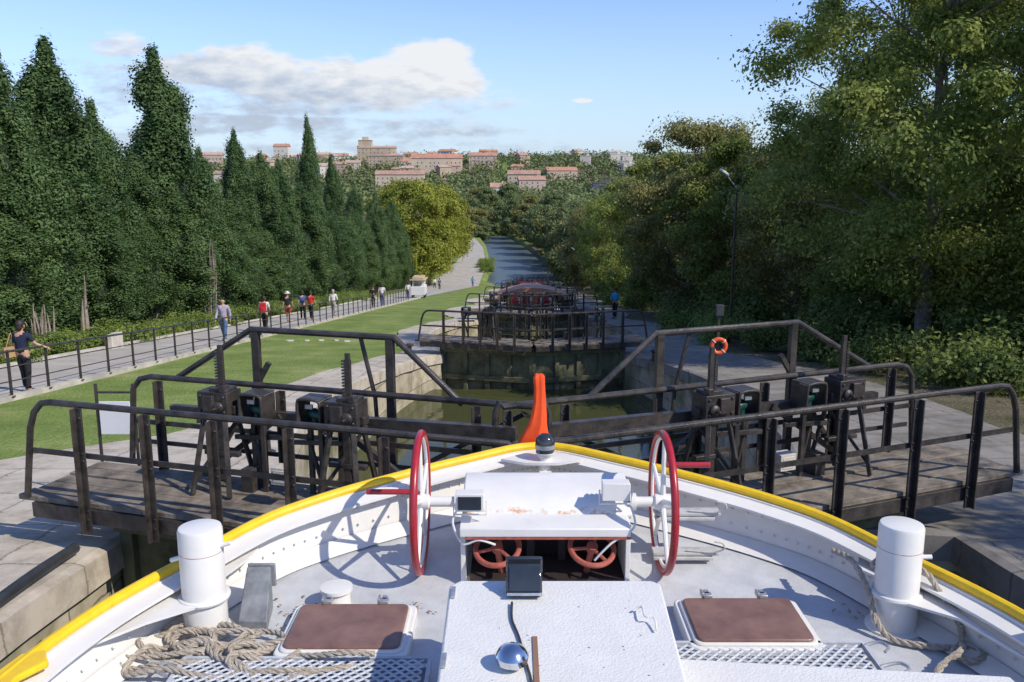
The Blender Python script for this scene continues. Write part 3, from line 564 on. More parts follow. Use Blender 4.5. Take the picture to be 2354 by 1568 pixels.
b.add(Vv,Ff); b.emit('flag',M['flag'],smooth=True,ang=22,label='furled bright red flag hanging at the barge stem',category='flag')
b=MB(); b.tube(cr([(-4.4,2.,-3.58),(-4.4,6.,-3.58),(-4.41,7.3,-3.62),(-4.45,8.3,-3.74)],5),.055,12); b.emit('fender_hose',M['rubber'],label='black rubber hose running along stone quay edge',category='hose')
b=MB(); b.tube(cr([(-4.3,2.,-4.3),(-4.33,6.,-4.25),(-4.35,7.3,-4.2)],5),.05,12); b.emit('fender_hose',M['rubber'],label='black rubber hose hung low on lock wall',category='hose')
sg=empty('sign',(-4.95,10.45,-4.05),'blank white rectangular sign on a thin black frame beside the lock','sign')
b=MB(); b.box((-4.93,10.45,-2.98),(.38,.02,.42)); b.emit('sign_panel',M['sign'],sg,bevel=.003)
b=MB(); 
for x in(-5.16,-4.7): b.box((x,10.48,-3.3),(.03,.03,1.5))
b.box((-4.93,10.48,-2.66),(.46,.025,.025)); b.emit('sign_frame',M['black'],sg)
def mooring(x,y):
    z=pz(y)+.04; b=MB(); b.lathe((x,y,z),[(.16,0),(.16,.03),(.09,.05),(.08,.25),(.14,.29),(.15,.33),(.1,.37),(.02,.38)],n=20); b.emit('mooring_bollard',M['black'],label='squat black iron mushroom bollard on stone quay',category='bollard',group='mooring bollards on the quay')
for x,y in((-4.6,9.9),(5.4,11.3),(-3.55,29.5),(-3.9,13.2),(4.6,27.5),(-2.8,51),(4.9,50)): mooring(x,y)
z=pz(22)+.03; rp=empty('rescue_post',(5.3,22,z),'dark post carrying an orange lifebuoy and a small grey box','post')
b=MB(); b.box((5.3,22,z+.9),(.06,.06,1.8)); b.emit('post',M['black'],rp)
b=MB(); b.box((5.3,21.97,z+1.9),(.2,.14,.28)); b.emit('control_box',mk('dark_grey_box',(.05,.055,.06),.6,spec=.2),rp,bevel=.01)
b=MB(); b.ring((5.3,21.9,z+.98),(0,1,0),.18,.055,10,32); lb=b.emit('lifebuoy',M['orange'],rp)
for a in range(4):
    b=MB(); an=a*math.pi/2+.78; b.ring((5.3+.18*math.cos(an),21.9,z+.98+.18*math.sin(an)),(-math.sin(an),0,math.cos(an)),.058,.012,6,14)
    b.emit('lifebuoy_band',M['sign'],lb)
def fx(y): return float(np.interp(y,PY,PR))+.12
fr=empty('fence',(fx(40),40,pz(40)),'long dark metal post and rail fence beside the sloping path','fence')
yv=np.arange(14.5,83,1.5)
for hh,rad in((1.1,.028),(.75,.014),(.42,.014)):
    b=MB(); b.tube([(fx(y),y,pz(y)+hh+.03) for y in yv],rad,8); b.emit('fence_rail',M['black'],fr)
b=MB(); b.box((0,0,.5),(.05,.05,1.18)); b.box((0,0,.03),(.12,.12,.02)); po=b.emit('fence_post',M['black'])
COL.objects.unlink(po); 
for y in yv:
    c=po.copy(); COL.objects.link(c); c.parent=fr; c.location=Vector((fx(y),y,pz(y)-.02))-ORG[fr]
bpy.data.objects.remove(po)
b=MB(); b.box((-14.9,32,pz(32)+.25),(.3,.9,.65)); b.emit('concrete_block',M['concrete'],bevel=.03,label='pale low concrete block at edge of path',category='block')
random.seed(44)
for i in range(5):
    x=-9.2+i*.6+random.uniform(-.1,.1); y=35.5+random.uniform(-.3,.3); b=MB(); r=random.uniform(.12,.2); b.prism([(x+r*random.uniform(.8,1.2)*math.cos(a),y+r*random.uniform(.8,1.2)*math.sin(a)) for a in np.linspace(0,5.4,7)],pz(y)-.05,pz(y)+.04); b.emit('flat_stone',M['concrete'],bevel=.01,label='pale flat stone set in the lawn',category='stone',group='pale stones set in the lawn')
# ------------------------------------------------------------ foliage
def leafmesh(name,P,Nrm,size,mats,extra=None,asp=.55):
    n=len(P); Nrm=Nrm/np.maximum(np.linalg.norm(Nrm,axis=1,keepdims=True),1e-6); r=rng.normal(size=(n,3)); a=np.cross(Nrm,r); a/=np.maximum(np.linalg.norm(a,axis=1,keepdims=True),1e-6); c=np.cross(Nrm,a)
    s=(size*(.6+.8*rng.random(n)))[:,None]
    V=np.stack([P+a*s,P+c*s*asp,P-a*s,P-c*s*asp],1).reshape(-1,3); nv=len(V); F=np.arange(nv).astype(np.int32); mi=np.zeros(n,np.int32); starts=np.arange(0,nv,4)
    if extra:
        ev=np.array(extra.v); V=np.vstack([V,ev]); fl=[i+nv for f in extra.f for i in f]; F=np.concatenate([F,np.array(fl)]); ln=np.array([len(f) for f in extra.f]); st=nv+np.concatenate([[0],np.cumsum(ln)[:-1]]); starts=np.concatenate([starts,st]); mi=np.concatenate([mi,np.ones(len(ln),np.int32)])
    me=bpy.data.meshes.new(name); me.vertices.add(len(V)); me.vertices.foreach_set('co',V.astype(np.float32).ravel()); me.loops.add(len(F)); me.loops.foreach_set('vertex_index',F.astype(np.int32)); me.polygons.add(len(starts)); me.polygons.foreach_set('loop_start',starts.astype(np.int32))
    for m in mats: me.materials.append(m)
    me.polygons.foreach_set('material_index',mi); me.update(calc_edges=True); me.validate(); return me
def clumps(C,R,n,out=.9):
    Ps=[];Ns=[]
    for c,r in zip(C,R):
        m=int(n*random.uniform(.7,1.3)); d=rng.normal(size=(m,3)); d/=np.linalg.norm(d,axis=1,keepdims=True); rad=rng.random(m)**.45
        p=np.array(c)+d*rad[:,None]*np.array(r)*(1+.25*rng.normal(size=(m,1))); Ps.append(p); Ns.append(d*out+rng.normal(size=(m,3))*.5+np.array([0,0,.35]))
    return np.vstack(Ps),np.vstack(Ns)
def tree_src(name,H,cr_,c0,ncl,nleaf,size,lm,bm,rcl,trunkr=.25,seed=1,lean=0):
    random.seed(seed); C=[];R=[]
    cz=(H+c0)/2; hz=(H-c0)/2
    while len(C)<ncl:
        th=random.random()*6.283; u=random.uniform(-1,1); rr=random.random()**.4
        w=math.sqrt(max(0,1-abs(u)**2.4)); rad=cr_*w*rr*(1+.3*mn.noise(Vector((math.cos(th)*1.5,math.sin(th)*1.5,u*2+seed))))
        z=cz+u*hz*(1+.12*mn.noise(Vector((th,seed,u))))
        k=rcl*random.uniform(.5,1.3); C.append((rad*math.cos(th)+lean*z,rad*math.sin(th),z)); R.append((k,k,k*.7))
    P,Nn=clumps(C,R,nleaf,1.1)
    keep=P[:,2]>.2*c0+.2; P=P[keep]; Nn=Nn[keep]
    me=leafmesh(name+'_crown',P,Nn,size,[lm])
    t=MB(); top=H*.75; fork=c0+.15*(H-c0)
    pts=[(0,0,-.3),(.05,.02,fork*.5),(lean*fork,.05,fork),(lean*top*.7+.2,.1,(fork+top)/2),(lean*top,0,top)]
    t.tube(cr(pts,4),list(np.linspace(trunkr,trunkr*.15,17)),10)
    for c in C[:min(len(C),44)]:
        zz=min(top,max(fork*.8,c[2]-random.uniform(1.5,3.))); s0=Vector((lean*zz*.8,0,zz)); e=s0.lerp(Vector(c),.85); mid=s0.lerp(e,.5)+Vector((random.uniform(-.3,.3),random.uniform(-.3,.3),random.uniform(-.2,.2)))
        r0=trunkr*.32*(1-zz/H*.6); t.tube(cr([s0,mid,e],3),list(np.linspace(r0,.012,7)),5)
    return me,t,bm
def treeobj(name,src,loc,rz,sc,label,group,cache={}):
    me,t,bm=src; key=id(t)
    if key not in cache:
        m2=bpy.data.meshes.new(name+'_trunk'); m2.from_pydata(t.v,[],t.f); m2.materials.append(bm); m2.polygons.foreach_set('use_smooth',[True]*len(m2.polygons)); cache[key]=m2
    r=empty(name,loc,label,'tree',group); r.rotation_euler=(0,0,rz); r.scale=sc
    for nm,m in(('trunk',cache[key]),('crown',me)):
        o=bpy.data.objects.new(nm,m); COL.objects.link(o); o.parent=r
    return r
def cyp_src(seed,H=12.,R=1.4,ncl=100,nl=850,split=False):
    random.seed(seed); C=[];Rr=[]
    tips=[(0,0,H,R)]
    if split: tips+= [(.6,.2,H*.88,R*.75),(-.55,-.3,H*.77,R*.75)]
    def prof(u): return (max(0,min(1,u*3.5+.4)))*(1-max(0,(u-.3)/.74)**2.)
    for i in range(ncl):
        tx,ty,h,r=random.choice(tips) if i%3 else tips[0]; u=random.random()**.8*.95; a=random.random()*6.283; q=r*prof(u)*random.uniform(.5,1.08)
        z=1.0+u*(h-1.8); k=.3+.32*(1-u*.7)*random.uniform(.4,1.3); C.append((tx*(u)+q*math.cos(a),ty*u+q*math.sin(a),z)); Rr.append((k,k,k*1.7))
    for tx,ty,h,r in tips:
        for j in range(5): C.append((tx+.07*j*random.uniform(-1,1),ty,h-.6-.42*j)); Rr.append((.22+.06*j,.22+.06*j,.55))
    P,Nn=clumps(C,Rr,nl,1.5); Nn[:,2]+=.05
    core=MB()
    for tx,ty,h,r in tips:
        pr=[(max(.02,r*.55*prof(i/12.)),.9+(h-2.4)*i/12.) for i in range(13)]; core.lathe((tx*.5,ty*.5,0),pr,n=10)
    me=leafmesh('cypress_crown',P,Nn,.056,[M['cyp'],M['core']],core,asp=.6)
    t=MB(); t.tube(cr([(0,0,-.3),(.05,0,2),(0,.05,5),(0,0,H*.8)],4),list(np.linspace(.26,.05,13)),9)
    for k in range(5):
        a=k*1.3; t.tube([(.1*math.cos(a),.1*math.sin(a),-.1),(.45*math.cos(a),.45*math.sin(a),1.6),(.6*math.cos(a),.6*math.sin(a),3.2)],[.12,.08,.03],6)
    return me,t,M['palebark']
CY=[cyp_src(1),cyp_src(2,split=True),cyp_src(3,R=1.25),cyp_src(4,R=1.45,split=True),cyp_src(6,R=1.3)]
def cyp(x,y,h,w=1.):
    s=h/12.; i=random.randrange(5); ws=w*(.75+.3*s)
    treeobj('cypress_tree',CY[i],(x,y,gz(x,y)-.1),random.random()*6.28,(ws,ws,s),'tall dark green cypress in a dense row beside the path','cypress row along the path')
random.seed(21)
for x,y,h,w in[(-19,33,11.8,1.15),(-19,37,12.6,1.3),(-19,40.5,10.8,1.),(-19,48,15,1.4),(-19,54,10.6,.95),(-19,61,12.8,.85),(-19,67,12.1,1.05),(-19,72,12.1,1.05),(-18.8,82,17.4,.8),(-19,93,15.3,.85),(-18.8,105,13.,1.1),(-18.3,118,13.6,1.1),(-17.7,130,13.6,1.1),(-19.5,29,11.4,1.15),(-19.2,26,12.7,1.2),(-19,22.5,12,1.25),(-19,44.2,9.2,1.05)]: cyp(x,y,h,w)
y=19.
while y<138:
    cyp(-18.1+random.uniform(-.6,.5),y,random.uniform(5.4,8.8)+(3. if y>75 else 0),random.uniform(1.1,1.4)); y+=2.7+random.random()*.9
y=24.
while y<135:
    cyp(-22.+random.uniform(-.6,.6),y,random.uniform(7.4,9.4),1.35); y+=3.2+random.random()
LA=tree_src('locust',16.5,5.6,2.2,120,980,.07,M['loc'],M['bark'],1.15,.3,seed=5)
LB=tree_src('locust',15.5,5.2,1.6,110,980,.07,M['loc'],M['bark'],1.1,.26,seed=9,lean=.03)
OA=tree_src('elm',12,4.,1.0,85,650,.09,M['olive'],M['bark'],1.,.22,seed=12)
OB=tree_src('elm',12,4.,.8,85,650,.09,M['loc'],M['bark'],1.,.22,seed=14)
PA=tree_src('plane',16,5.2,2.2,85,420,.19,M['plane'],M['palebark'],1.5,.4,seed=17)
FA=tree_src('far',13,5.,1.5,70,280,.25,M['far'],M['bark'],1.5,.3,seed=19)
FB=tree_src('far',12,5.5,1.,70,280,.25,M['olive'],M['bark'],1.5,.3,seed=23)
random.seed(3)
for s,x,y,k in[(LA,13.2,27.5,1.),(LB,17.6,25,1.05),(LA,20.5,32,1.1),(LB,15.5,36,1.),(LA,23.5,28,1.1),(LB,20,43,1.05)]:
    treeobj('locust_tree',s,(x,y,gz(x,y)),random.random()*6.28,(k,k,k),'large leafy locust tree with loose feathery green crown','locust trees beside the lock')
for s,x,y,k in[(OA,10.6,52,.97),(OB,10.2,57.5,.9),(OA,13.8,55,1.),(OB,12.4,47,.84),(OA,13.6,41.5,.76),(OB,17,50,.9),(OB,9.8,67,.88),(OA,12,74,.9),(OB,10.,84,.92),(OB,11.2,94,.95),(OA,10.8,104,.98),(OB,12,113,1.),(OA,18,63,.9),(OA,15.5,3.,.9)]:
    treeobj('elm_tree',s,(x,y,gz(x,y)),random.random()*6.28,(k,k,k),'bushy broadleaf tree with brownish olive crown by the quay','broadleaf trees on the quay')
for x,y,k in[(-17,142,1.02),(-16,152,1.08),(-15.5,163,1.08),(-16.5,176,1.1),(-15,190,1.08),(-14.8,205,1.),(-21,160,1.1),(-21,185,1.1),(-19,222,1.)]:
    treeobj('plane_tree',PA,(x,y,gz(x,y)),random.random()*6.28,(k,k,k),'rounded yellow green plane tree beside the towpath','plane trees by the towpath')
fl=[(12,122,1.),(12.5,135,1.),(12.,150,1.05),(12.,165,1.),(12.5,182,1.),(12.,198,.95),(10.8,215,1.),(9.5,235,1.),(7.4,255,1.),(4.8,275,1.),(1.5,295,1.),(-3,315,1.),(-7,335,1.05),(-12.,352,1.),(-17,372,1.),(-22,392,1.),(-30,412,1.),(22,160,1.2),(22,200,1.2),(19,250,1.2),(14,300,1.2),(6,350,1.2),(-2,390,1.2),(-10,365,1.2),(-16,440,1.2),(-25,250,1.1),(-27,290,1.1),(-31,330,1.1),(-38,370,1.1),(20,130,1.1),(-30,440,1.1),(-38,460,1.1),(-20,235,1.),(-17.,262,1.),(-19,300,1.),(-10,292,.7),(-12.5,305,.8),(-15,320,.9)]
for i,(x,y,k) in enumerate(fl):
    treeobj('canal_tree',FA if i%3 else FB,(x,y,gz(x,y)-.3),random.random()*6.28,(k,k,k*random.uniform(.8,1.05)),'rounded green tree standing on the canal bank','trees along the canal')
def shrub_src(seed,mat):
    random.seed(seed); C=[(random.uniform(-.7,.7),random.uniform(-.7,.7),random.uniform(.15,.65)) for _ in range(12)]; P,Nn=clumps(C,[(.4,.4,.32)]*12,300); P[:,2]=np.abs(P[:,2]); return leafmesh('shrub',P,Nn,.045,[mat])
SH=[shrub_src(31,M['shrub']),shrub_src(32,M['shrub']),shrub_src(33,M['shrub'])]; UH=[shrub_src(34,M['under']),shrub_src(35,M['under']),shrub_src(36,M['under'])]
random.seed(8)
def shrub(x,y,s,hz=1.,u=False):
    o=bpy.data.objects.new('shrub',random.choice(UH if u else SH)); COL.objects.link(o); o.location=(x,y,gz(x,y)-.05); o.scale=(s,s,s*hz); o.rotation_euler=(0,0,random.random()*6.28); setp(o,'dense dark green bush growing under the trees' if u else 'low bushy bright green shrub growing beside the path','shrub','shrubs edging the lock garden')
y=17.
while y<92:
    shrub(float(np.interp(y,PY,PL))-1.25+random.uniform(-.25,.25),y,random.uniform(.95,1.45),random.uniform(.65,.9)); y+=1.25+random.random()*.5
for x,y,s in[(8.6,34,1.3),(9.2,37,1.5),(8.4,41,1.3),(-5.6,190,2.),(-5.7,196,2.2),(-5.6,202,2.),(-5.4,186,1.6)]: shrub(x,y,s)
for x,y,s in[(9.8,31,1.4),(10.6,28,1.5),(10.8,25.5,1.5),(12.,22.5,1.6),(9.3,46,1.6),(11.5,20.5,1.4),(14,20,1.7),(12,29,2.),(13,31,2.2),(14,24.,2.2),(16,21,2.2),(13.5,34,2.6),(13.2,17.5,1.6),(15.8,17.5,2.),(11,40,2.4),(12,45,2.6),(17.5,19,2.4),(11.2,51,2.2),(11,56,2.4),(19,23,2.8),(22,22,3),(17,28,2.8),(20,27,3.),(24,25,3.2),(10.,63,2.2),(9.6,74,2.2),(9.8,88,2.4),(16.,32,3),(19,36,3.2)]: shrub(x,y,s,1.,True)
def deadtrunk(x,y,h,n,sp,label):
    z=gz(x,y)-.1; b=MB()
    for i in range(n):
        a=random.random()*6.28; r=sp*random.random()**.5; hh=h*random.uniform(.55,1.); x0=x+r*math.cos(a)*.4;y0=y+r*math.sin(a)*.4; x1=x+r*math.cos(a)+random.uniform(-.15,.15)
        b.tube(cr([(x0,y0,z),((x0+x1)/2+random.uniform(-.1,.1),y0,z+hh*.5),(x1,y0,z+hh)],3),list(np.linspace(.08+.07*(n<3),.012,7)),6)
    b.emit('dead_tree',M['palebark'],label=label,category='tree')
deadtrunk(-16.4,30,2.0,14,.6,'cluster of pale bare cut trunks among shrubs')
deadtrunk(-16.7,33.6,2.9,2,.12,'single pale bare trunk standing among shrubs')
deadtrunk(-16.3,46.5,4.8,20,.6,'bare pale cypress stems standing without leaves')
random.seed(4); C=[];R=[]
for i in range(3300):
    y=random.uniform(430,1080); x=random.uniform(-.5,.42)*y*(1 if y>600 else .9)
    if y<620 and abs(x-cc(y))<12: continue
    k=random.uniform(3,7.5); C.append((x,y,gz(x,y)+k*.75)); R.append((k,k,k*.85))
P,Nn=clumps(C,R,60); me=leafmesh('wood',P,Nn,1.,[M['far']],asp=.8); o=bpy.data.objects.new('distant_wood',me); COL.objects.link(o); setp(o,'mass of green treetops covering the hillside below the town','trees',None,'stuff')
# ------------------------------------------------------------ town
HW=[mk('cream_render',(.56,.46,.34),.9,var=.1,scale=.1),mk('ochre_stone',(.47,.37,.26),.9,var=.15,scale=.1),mk('pale_render',(.6,.55,.47),.9,var=.08,scale=.1),mk('pinkish_render',(.52,.4,.32),.9,var=.1,scale=.1)]
HR=[mk('terracotta_tile',(.41,.24,.17),.9,var=.2,scale=.3),mk('haze_paled_tile',(.43,.31,.24),.9,var=.2,scale=.3),mk('orange_tile',(.44,.22,.14),.9,var=.2,scale=.3)]; HWIN=mk('dark_window_glass',(.14,.12,.11),.3)  # roof colours paled in place of air haze over the town
def house(x,y,w,d,h,rh,wm,rot=0,base=None,label=None,flat=False,tower=None,ri=None):
    z=(gz(x,y) if base is None else base); R=rotz(rot); b=MB(); T=lambda p:Vector((x,y,z))+R@Vector(p)
    b.box(T((0,0,h/2-3)),(w,d,h+6),R,0)
    if flat: b.box(T((0,0,h+.3)),(w+.4,d+.4,.6),R,0); b.box(T((w*.2,0,h+1.4)),(w*.2,d*.4,2.),R,0)
    else:
        e=.5; V=[T((-w/2-e,-d/2-e,h-.1)),T((w/2+e,-d/2-e,h-.1)),T((w/2+e,d/2+e,h-.1)),T((-w/2-e,d/2+e,h-.1)),T((-w/2-e,0,h+rh)),T((w/2+e,0,h+rh))]
        b.add(V,[(0,1,5,4),(2,3,4,5),(0,4,3),(1,2,5),(0,3,2,1)],1)
        b.box(T((w*.25,d*.1,h+rh)),(1.,.8,2.),R,0)
    if tower: tw,th=tower; b.box(T((-w*.3,0,th/2)),(tw,tw,th),R,0); b.box(T((-w*.3,0,th+.3)),(tw+.8,tw+.8,.6),R,0); b.box(T((-w*.3,0,th+2)),(tw*.45,tw*.45,3.5),R,0)
    nc=max(2,int(w/3.6)); nr=max(1,int(h/3.2))
    for i in range(nc):
        for j in range(nr):
            if random.random()<.8: b.box(T((-w/2+(i+.5)*w/nc,-d/2-.03,1.7+j*3.1)),(.9,.1,1.35),R,2)
    b.emit('house',[wm,HR[ri] if ri is not None else random.choice(HR),HWIN],smooth=False,label=label or 'sunlit stone town house with terracotta tiled roof on the hill',category='house',group='houses of the hill town')
def ux(u,y): return (u-1177)/2040.*y
random.seed(5)
gb=lambda u,y,a:gz(ux(u,y),y)+a
house(ux(868,900),900,38,16,13,2,HW[1],.05,label='large ochre stone building with a square tower',tower=(13,20),base=gb(868,900,5))
house(ux(890,868),868,34,12,10,1,HW[1],.0,label='long ochre stone retaining building on the hill',base=gb(890,868,2))
house(ux(1005,800),800,45,15,9,4,HW[0],.03,label='long cream building with a low terracotta roof',base=gb(1005,800,7),ri=2)
house(ux(920,700),700,38,14,8,3,HW[0],.05,label='wide cream building with shallow terracotta roof',base=gb(920,700,4))
house(ux(1205,700),700,25,12,8,3,HW[0],-.1,base=gb(1205,700,5)); house(ux(1222,670),670,20,12,7,3,HW[3],.1,base=gb(1222,670,4)); house(ux(1146,600),600,11,9,6,3,HW[2],.1,base=gb(1146,600,5)); house(ux(1290,760),760,26,12,6,3,HW[3],.15,base=gb(1290,760,3))
house(ux(1110,850),850,26,12,10,3,HW[3],0,base=gb(1110,850,2)); house(ux(650,980),980,16,12,19,3,HW[2],0,label='tall pale town building with tiled roof'); house(ux(490,960),960,22,12,12,3,HW[3],.1)
house(ux(1385,640),640,14,11,7,.5,mk('dark_slate',(.1,.1,.11)),0,flat=True,label='dark grey flat roofed building among trees',base=gb(1385,640,4))
random.seed(17)
for i in range(48):
    y=random.uniform(820,1010) if i<38 else random.uniform(700,820); u=random.choice([random.uniform(470,800),random.uniform(780,1000),random.uniform(1000,1340)])
    w=random.uniform(9,19); x=ux(u,y); house(x,y,w,random.uniform(9,13),random.uniform(5.5,10),random.uniform(1.8,2.8),random.choice(HW),random.uniform(-.6,.6),base=gz(x,y)+.8)
for i in range(14):
    y=random.uniform(760,980); u=random.uniform(1340,1450); house(ux(u,y),y,random.uniform(9,13),9,random.uniform(7,10),1,HW[2],random.uniform(-.2,.2),flat=True,label='pale modern flat roofed apartment block on the hill')
def lamp(x,y,hh,arm):
    z=gz(x,y); r=empty('street_lamp',(x,y,z),'slim dark street lamp with pale angled head','street lamp','street lamps by the lock')
    b=MB(); b.tube([(x,y,z),(x,y,z+.8),(x,y,z+hh)],[.08,.06,.045],10); b.emit('lamp_pole',M['black'],r)
    b=MB(); b.tube([(x,y,z+hh),(x+arm*.5,y-.1,z+hh+.25),(x+arm,y-.15,z+hh+.5)],[.03,.025,.025],8); b.emit('lamp_arm',M['steel'],r)
    b=MB(); b.box((x+arm*1.2,y-.18,z+hh+.62),(.45,.18,.09),Matrix.Rotation(-.6*np.sign(arm),3,'Y')); b.emit('lamp_head',M['sign'],r,bevel=.02)
lamp(8.9,35,6.2,-.45); lamp(8.6,61,7.2,-.5); lamp(7.6,100,6.6,-.5)
# ------------------------------------------------------------ tour boats
def tourboat(y0,x,zw,Ln,cz,cm,cl,label,ns=16):
    r=empty('tour_boat',(x,y0,zw),label,'boat'); W=2.3
    out=[(x-.4,y0),(x-1.6,y0+1),(x-W,y0+3),(x-W,y0+Ln),(x+W,y0+Ln),(x+W,y0+3),(x+1.6,y0+1),(x+.4,y0)]
    b=MB(); b.prism(out,zw-.5,zw+1.6); b.emit('hull',M['white'],r,bevel=.05)
    b=MB(); n=14; A=[];B=[];A2=[];B2=[]; ya=y0+3.5; yb=ya+cl
    for i in range(n+1):
        t=-1+2*i/n; px=x+t*W*1.02; pzz=cz-.5*t*t
        A.append((px,ya,pzz));B.append((px,yb,pzz));A2.append((px,ya,pzz-.28));B2.append((px,yb,pzz-.28))
    b.strip(A,B);b.strip(B2,A2);b.strip(A2,A);b.strip(B,B2); b.emit('canopy',cm,r)
    for yy_ in (ya+.2,(ya+yb)/2,yb-.2):
        for sx in(-1,1): b=MB(); b.bar((x+sx*W*.93,yy_,zw+1.5),(x+sx*W*.93,yy_,cz-.6),.08,.08); b.emit('canopy_post',M['dark'],r)
    b=MB(); b.box((x,y0+Ln*.5+3,zw+1.9),(W*1.5,Ln*.4,.6)); b.emit('cabin',M['dark'],r)
    b=MB()
    for hh in(.5,1.): b.tube([(p[0],p[1],zw+1.6+hh) for p in out],.03,6)
    for p in out: b.tube([(p[0],p[1],zw+1.5),(p[0],p[1],zw+2.6)],.03,6)
    b.emit('handrail',M['black'],r)
    for i in range(ns):
        sx=-1.4+.95*(i%4); sy=y0+1.6+(1.1*(i//4) if i<8 else cl+2.5+1.2*(i//4)); b=MB(); b.box((x+sx*.8,sy,zw+2.),(.45,.45,.1)); b.box((x+sx*.8,sy+.2,zw+2.35),(.45,.06,.7)); b.emit('seat',M['red'],r,bevel=.02)
brc=mk('brown_canopy',(.46,.22,.13),.6,var=.2,scale=1.)
tourboat(54.5,xc(60)+.0,WL[3]+.2,15,-7.5,brc,2.2,'passenger barge with arched brown canopy in a lower lock')
tourboat(97,xc(104),WL[5]+1.,14,-12.6,M['red'],2.,'passenger boat with red seats in a lower lock')
kx,ky=-9.9,92; kz=gz(kx,ky)+.03; kr=empty('vending_cart',(kx,ky,kz),'small white vending cart with tan roof beside the path','cart')
b=MB(); b.box((kx,ky,kz+.85),(1.5,2.2,.9)); b.box((kx-.55,ky,kz+1.6),(.06,2.,.7)); b.box((kx+.55,ky,kz+1.6),(.06,.1,.7)); b.box((kx,ky+1.,kz+1.6),(1.2,.06,.7)); b.emit('cart_body',M['sign'],kr,bevel=.05)
b=MB(); b.prism([(kx-.85,ky-1.25),(kx+.85,ky-1.25),(kx+.85,ky+1.25),(kx-.85,ky+1.25)],kz+1.95,kz+2.05); b.prism([(kx-.6,ky-1.),(kx+.6,ky-1.),(kx+.6,ky+1.),(kx-.6,ky+1.)],kz+2.05,kz+2.3); b.emit('cart_roof',mk('tan_canvas',(.5,.38,.25)),kr,bevel=.06)
for sx in(-1,1):
    for sy in(-.7,.7): b=MB(); b.lathe((kx+sx*.62,ky+sy,kz+.28),[(.28,-.07),(.28,.07)],(1,0,0),18); b.lathe((kx+sx*.7,ky+sy,kz+.28),[(.1,-.02),(.1,.02)],(1,0,0),12); b.emit('wheel',M['rubber'],kr)
# ------------------------------------------------------------ people
def cm(name,c): return mk(name,c,.85,var=.12,scale=9)
SKIN=mk('skin',(.5,.29,.2),.55,var=.08); NAVY=cm('navy_cloth',(.012,.018,.045)); BLK=cm('black_cloth',(.014,.014,.017)); WHT=cm('white_cloth',(.65,.65,.65)); LIL=cm('lilac_cloth',(.36,.32,.42)); JEAN=cm('denim',(.06,.13,.25)); REDC=cm('red_cloth',(.5,.02,.025)); HAIR=mk('dark_hair',(.03,.018,.012),.6); GREYH=mk('grey_hair',(.35,.33,.31),.7); CYAN=cm('cyan_cloth',(.02,.32,.55)); TAN=cm('tan_leather',(.42,.26,.13)); BLU=cm('blue_cloth',(.05,.1,.25))
def skinobj(name,V,E,Rr,roots,mat,parent,lvl=1):
    me=bpy.data.meshes.new(name); me.from_pydata(V,E,[]); o=bpy.data.objects.new(name,me); COL.objects.link(o); o.parent=parent
    o.modifiers.new('skin','SKIN'); me.materials.append(mat)
    d=me.skin_vertices[0].data
    for i,r in enumerate(Rr): d[i].radius=(r,r) if not isinstance(r,tuple) else r; d[i].use_root=(i in roots)
    o.modifiers['skin'].use_smooth_shade=True
    s=o.modifiers.new('sub','SUBSURF'); s.levels=lvl; s.render_levels=lvl
    return o
